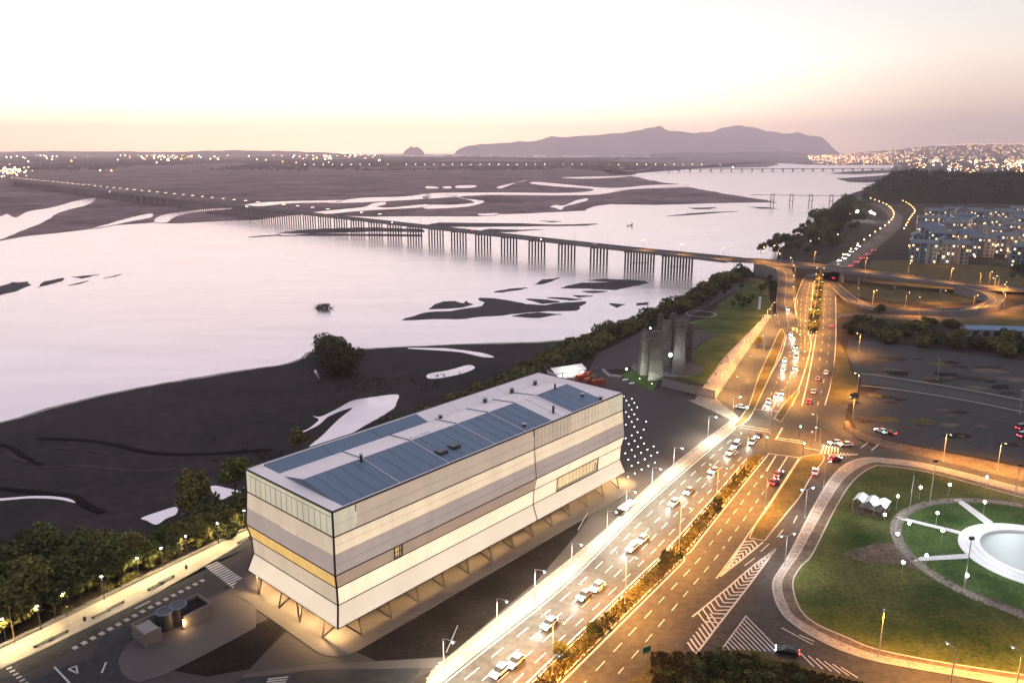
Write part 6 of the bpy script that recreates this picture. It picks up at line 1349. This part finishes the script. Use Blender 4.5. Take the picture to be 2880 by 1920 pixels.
for j in range(17):
    for i in range(-6, 30):
        p = org + ru * (i * 28 + R.uniform(-3, 3)) + rv * (j * 33 + R.uniform(-4, 4))
        u, v = 1440 + 2180 * p.x / (p.y * _c + HCAM * _s), 0
        if p.y < 640 or p.y > 1400 or u > 3000: continue
        lim = W(2098, 590).x + (p.y - W(2098, 590).y) * (W(2142, 480).x - W(2098, 590).x) / (W(2142, 480).y - W(2098, 590).y)
        if p.x < lim or R.random() < .1: continue
        bp_, bl_ = BP[R.randrange(8)]
        put(bp_, 'apartment_block', bl_ + ' apartment block in ' + ('the front row of the estate' if j < 2 else ('the second rows of the estate' if j < 5 else ('the middle of the estate' if j < 10 else 'the rear rows under the wooded hill'))), 'apartment block', p, math.atan2(ru.y, ru.x) + (math.pi / 2 if R.random() < .25 else 0), 'apartment blocks of the estate', (1, 1, 1.25))
        tn += 1
        tl.append(p + ru * 15 + rv * R.uniform(-14, -9))
        if R.random() < .5: tl.append(p + ru * R.uniform(-8, 8) + rv * R.uniform(-13, -8))
warmP = lamp_data('town', 'POINT', (1, .55, .22), 5200, .5)
town_l = [('pole', MB().lathe([(.1, 0), (.08, 8)], 5).mesh('pole', M['dark_steel']), (0, 0, 0), None), ('globe', MB().ball((0, 0, 8.2), .62, 8, 5).mesh('globe', M['town_sod']), (0, 0, 0), None)]
town_w = [town_l[0], ('globe', MB().ball((0, 0, 8.2), .5, 8, 5).mesh('globe', M['town_white']), (0, 0, 0), None)]
for k, p in enumerate(tl):
    o = put(town_l if R.random() < .75 else town_w, 'street_lamp', 'street lamp between the apartment blocks of the estate', 'street lamp', p, 0, 'street lamps of the estate')
    if k % 4 == 0: add_light(o, warmP, (0, 0, 9.5))
# lamps along the curving highway beyond the overpass
for k, p in enumerate(resample(cr(WP([(1935, 605), (2000, 555), (2045, 520), (2050, 497), (2030, 478), (1990, 462)]), 6), 46) + resample(cr(WP([(2075, 540), (2090, 512), (2100, 495), (2085, 478), (2065, 468)]), 5), 44)):
    o = put(town_l, 'street_lamp', 'orange street lamp along the curving highway beyond the overpass', 'street lamp', p, 0, 'lamps along the far highway')
    if k % 2 == 0: add_light(o, warmP, (0, 0, 9))
for p in cO([(385, 130), (460, 105), (520, 90), (580, 75), (635, 65)]): put(town_w, 'street_lamp', 'white lamp in the short row beside the grove behind the bridge', 'street lamp', p, 0, 'white lamps behind the bridge')
o = put(town_l, 'street_lamp', 'bright orange lamp standing alone behind the bridge end', 'street lamp', W(1777, 585)); add_light(o, warmP, (0, 0, 9)); o.children[1].scale = (2, 2, 1.3)
yd = thing('yard_floodlights', 'cluster of white floodlights around the yard beside the tall dark trees', 'floodlights', W(1985, 508))
for dx, dy in ((-22, 0), (4, 34), (14, 10), (8, -12), (-2, 22), (20, 28)):
    m_ = MB().lathe([(.12, 0), (.08, 11)], 5, (dx, dy, 0)).build('pole', M['dark_steel'], yd); MB().ball((dx, dy, 11.3), 1.3, 8, 5).build('floodlight', M['lamp_cool'], m_)
add_light(yd, lamp_data('yard', 'POINT', (.85, .93, 1), 42000, 1), (0, 8, 13))
# ---------------- far city: lights and blocks
r_ = random.Random(21); lw, lo_, lc, blk = MB(), MB(), MB(), MB()
def star(b, p, s): b.add([p + Vector((s, 0, 0)), p + Vector((-s, 0, 0)), p + Vector((0, s, 0)), p + Vector((0, -s, 0)), p + Vector((0, 0, s)), p + Vector((0, 0, -s))], [(0, 2, 4), (2, 1, 4), (1, 3, 4), (3, 0, 4), (2, 0, 5), (1, 2, 5), (3, 1, 5), (0, 3, 5)])
def px_at(x, y): return (1440 + 2180 * x / (y * _c)) / 2880 * 2352
k = 0
while k < 1150:
    y = 5000 * math.exp(r_.uniform(0, .88)); x = r_.uniform(1600, 7600)
    if x < 1900 + (y - 5000) * .36 or px_at(x, y) > 2420: continue
    z = cityz(x, y) if y > 5600 else .5
    star((lo_ if r_.random() < .72 else (lw if r_.random() < .7 else lc)), Vector((x, y, z + r_.uniform(6, 14))), y * .00034 * r_.uniform(.5, 1.3)); k += 1
for k in range(800):
    y = r_.uniform(2300, 6800); x = r_.uniform(.40, .68) * y + 60
    if px_at(x, y) < 2080: continue
    star((lo_ if r_.random() < .6 else (lw if r_.random() < .6 else lc)), Vector((x, y, r_.uniform(8, 14))), y * .0005 * r_.uniform(.5, 1.4))
for k in range(700):
    y = r_.uniform(2300, 11000); x = r_.uniform(.36, .62) * y
    if x < 1900 + (y - 5000) * .36 or px_at(x, y) < 2060: continue
    z = cityz(x, y) if y > 5600 else 0; hgt = r_.choice((8, 10, 14, 18, 24)) * (1 if r_.random() < .95 else 2.4); blk.box((x, y, z + hgt / 2 - 1), (r_.uniform(18, 50), r_.uniform(14, 30), hgt + 2), r_.uniform(0, 1.5))
blk.build('far_city_blocks', wallm[1], kind='stuff', label='distant low city blocks under the skyline')
for b, m_, nm in ((lo_, 'far_warm', 'warm'), (lw, 'far_white', 'white'), (lc, 'far_cool', 'cool')): b.build('far_city_lights', M[m_], kind='stuff', label='scattered %s lights of the distant city' % nm)
ll, l2 = MB(), MB()
for k in range(330):
    px = r_.uniform(-30, 880); py = 349 + abs(r_.gauss(0, 1)) * 9
    if r_.random() < .3: px, py = r_.gauss(400, 45), 358 + r_.gauss(0, 4)
    if r_.random() < .25: px, py = r_.gauss(25, 22), 392 + r_.gauss(0, 5)
    if r_.random() < .2: px, py = r_.gauss(745, 25), 354 + r_.gauss(0, 5)
    p = W(px, max(py, 352), 6); star(ll if r_.random() < .5 else l2, p, p.y * .0008 * r_.uniform(.5, 1.3))
ll.build('far_shore_lights', M['far_white'], kind='stuff'); l2.build('far_shore_lights', M['far_warm'], kind='stuff')
row = [('pole', MB().lathe([(.3, -9), (.2, 0)], 4).mesh('pole', M['dark_steel']), (0, 0, 0), None), ('globe', MB().ball((0, 0, 0), 1.6, 6, 4).mesh('globe', M['far_white']), (0, 0, 0), None)]
for k in range(46):
    px = 700 + k * 21.2
    if 1340 < px < 1385 or R.random() < .06 + .2 * (px > 1400): continue
    put(row, 'far_lamp', 'tiny lamp in the long straight row on the far shore road', 'street lamp', W(px, 378 + R.uniform(-.6, .6), 12), 0, 'row of lamps on the far shore')
for lb, (px, py), s, m_ in (('bright white light on the far left shore', (230, 391.5), 2.6, 'far_white'), ('bright orange light on the far left shore', (256, 392), 2.6, 'far_warm'), ('bright white lamp at the near end of the far bridge', (1683, 384), 2.4, 'far_white')):
    put([('pole', row[0][1], (0, 0, 0), None), ('globe', MB().ball((0, 0, 0), s, 8, 5).mesh('globe', M[m_]), (0, 0, 0), None)], 'far_lamp', lb, 'lamp', W(px, py, 10))
# far tree belts on the marsh
fb3 = MB()
for k in range(6500):
    px = r_.uniform(-60, 1560); py = 356 + abs(r_.gauss(0, 1)) * 17
    if py > 440 or (py > 400 and px > 900): continue
    p = W(px, py, ZS)
    if pnoise(Vector((p.x * .0012, p.y * .0006, 0))) < -.12: continue
    if py > 392: continue
    for j in range(4):
        q = p + Vector((r_.gauss(0, 26), r_.gauss(0, 16), 0)); s = r_.uniform(4, 9); fb3.add([q + Vector((-s, 0, 0)), q + Vector((s, 0, 0)), q + Vector((s * .5, s * .6, s * 1.3)), q + Vector((-s * .6, -s * .5, s * 1.2)), q + Vector((0, s, 0)), q + Vector((0, -s, 0))], [(0, 5, 3), (5, 1, 2), (5, 2, 3), (1, 4, 2), (4, 0, 3), (4, 3, 2)])
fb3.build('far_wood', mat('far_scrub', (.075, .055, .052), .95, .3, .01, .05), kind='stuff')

# ================================================================== HAZE
hz = bpy.data.materials.new('haze_air'); hz.use_nodes = True; t = hz.node_tree; t.nodes.clear()
v = t.nodes.new('ShaderNodeVolumePrincipled'); v.inputs['Color'].default_value = (1, .88, .91, 1); v.inputs['Density'].default_value = 8.0e-5; v.inputs['Anisotropy'].default_value = .6
t.links.new(v.outputs[0], t.nodes.new('ShaderNodeOutputMaterial').inputs['Volume'])
hb = MB().box((0, 9900, 341), (44000, 22000, 700)); hb.build('haze', hz, kind='stuff')
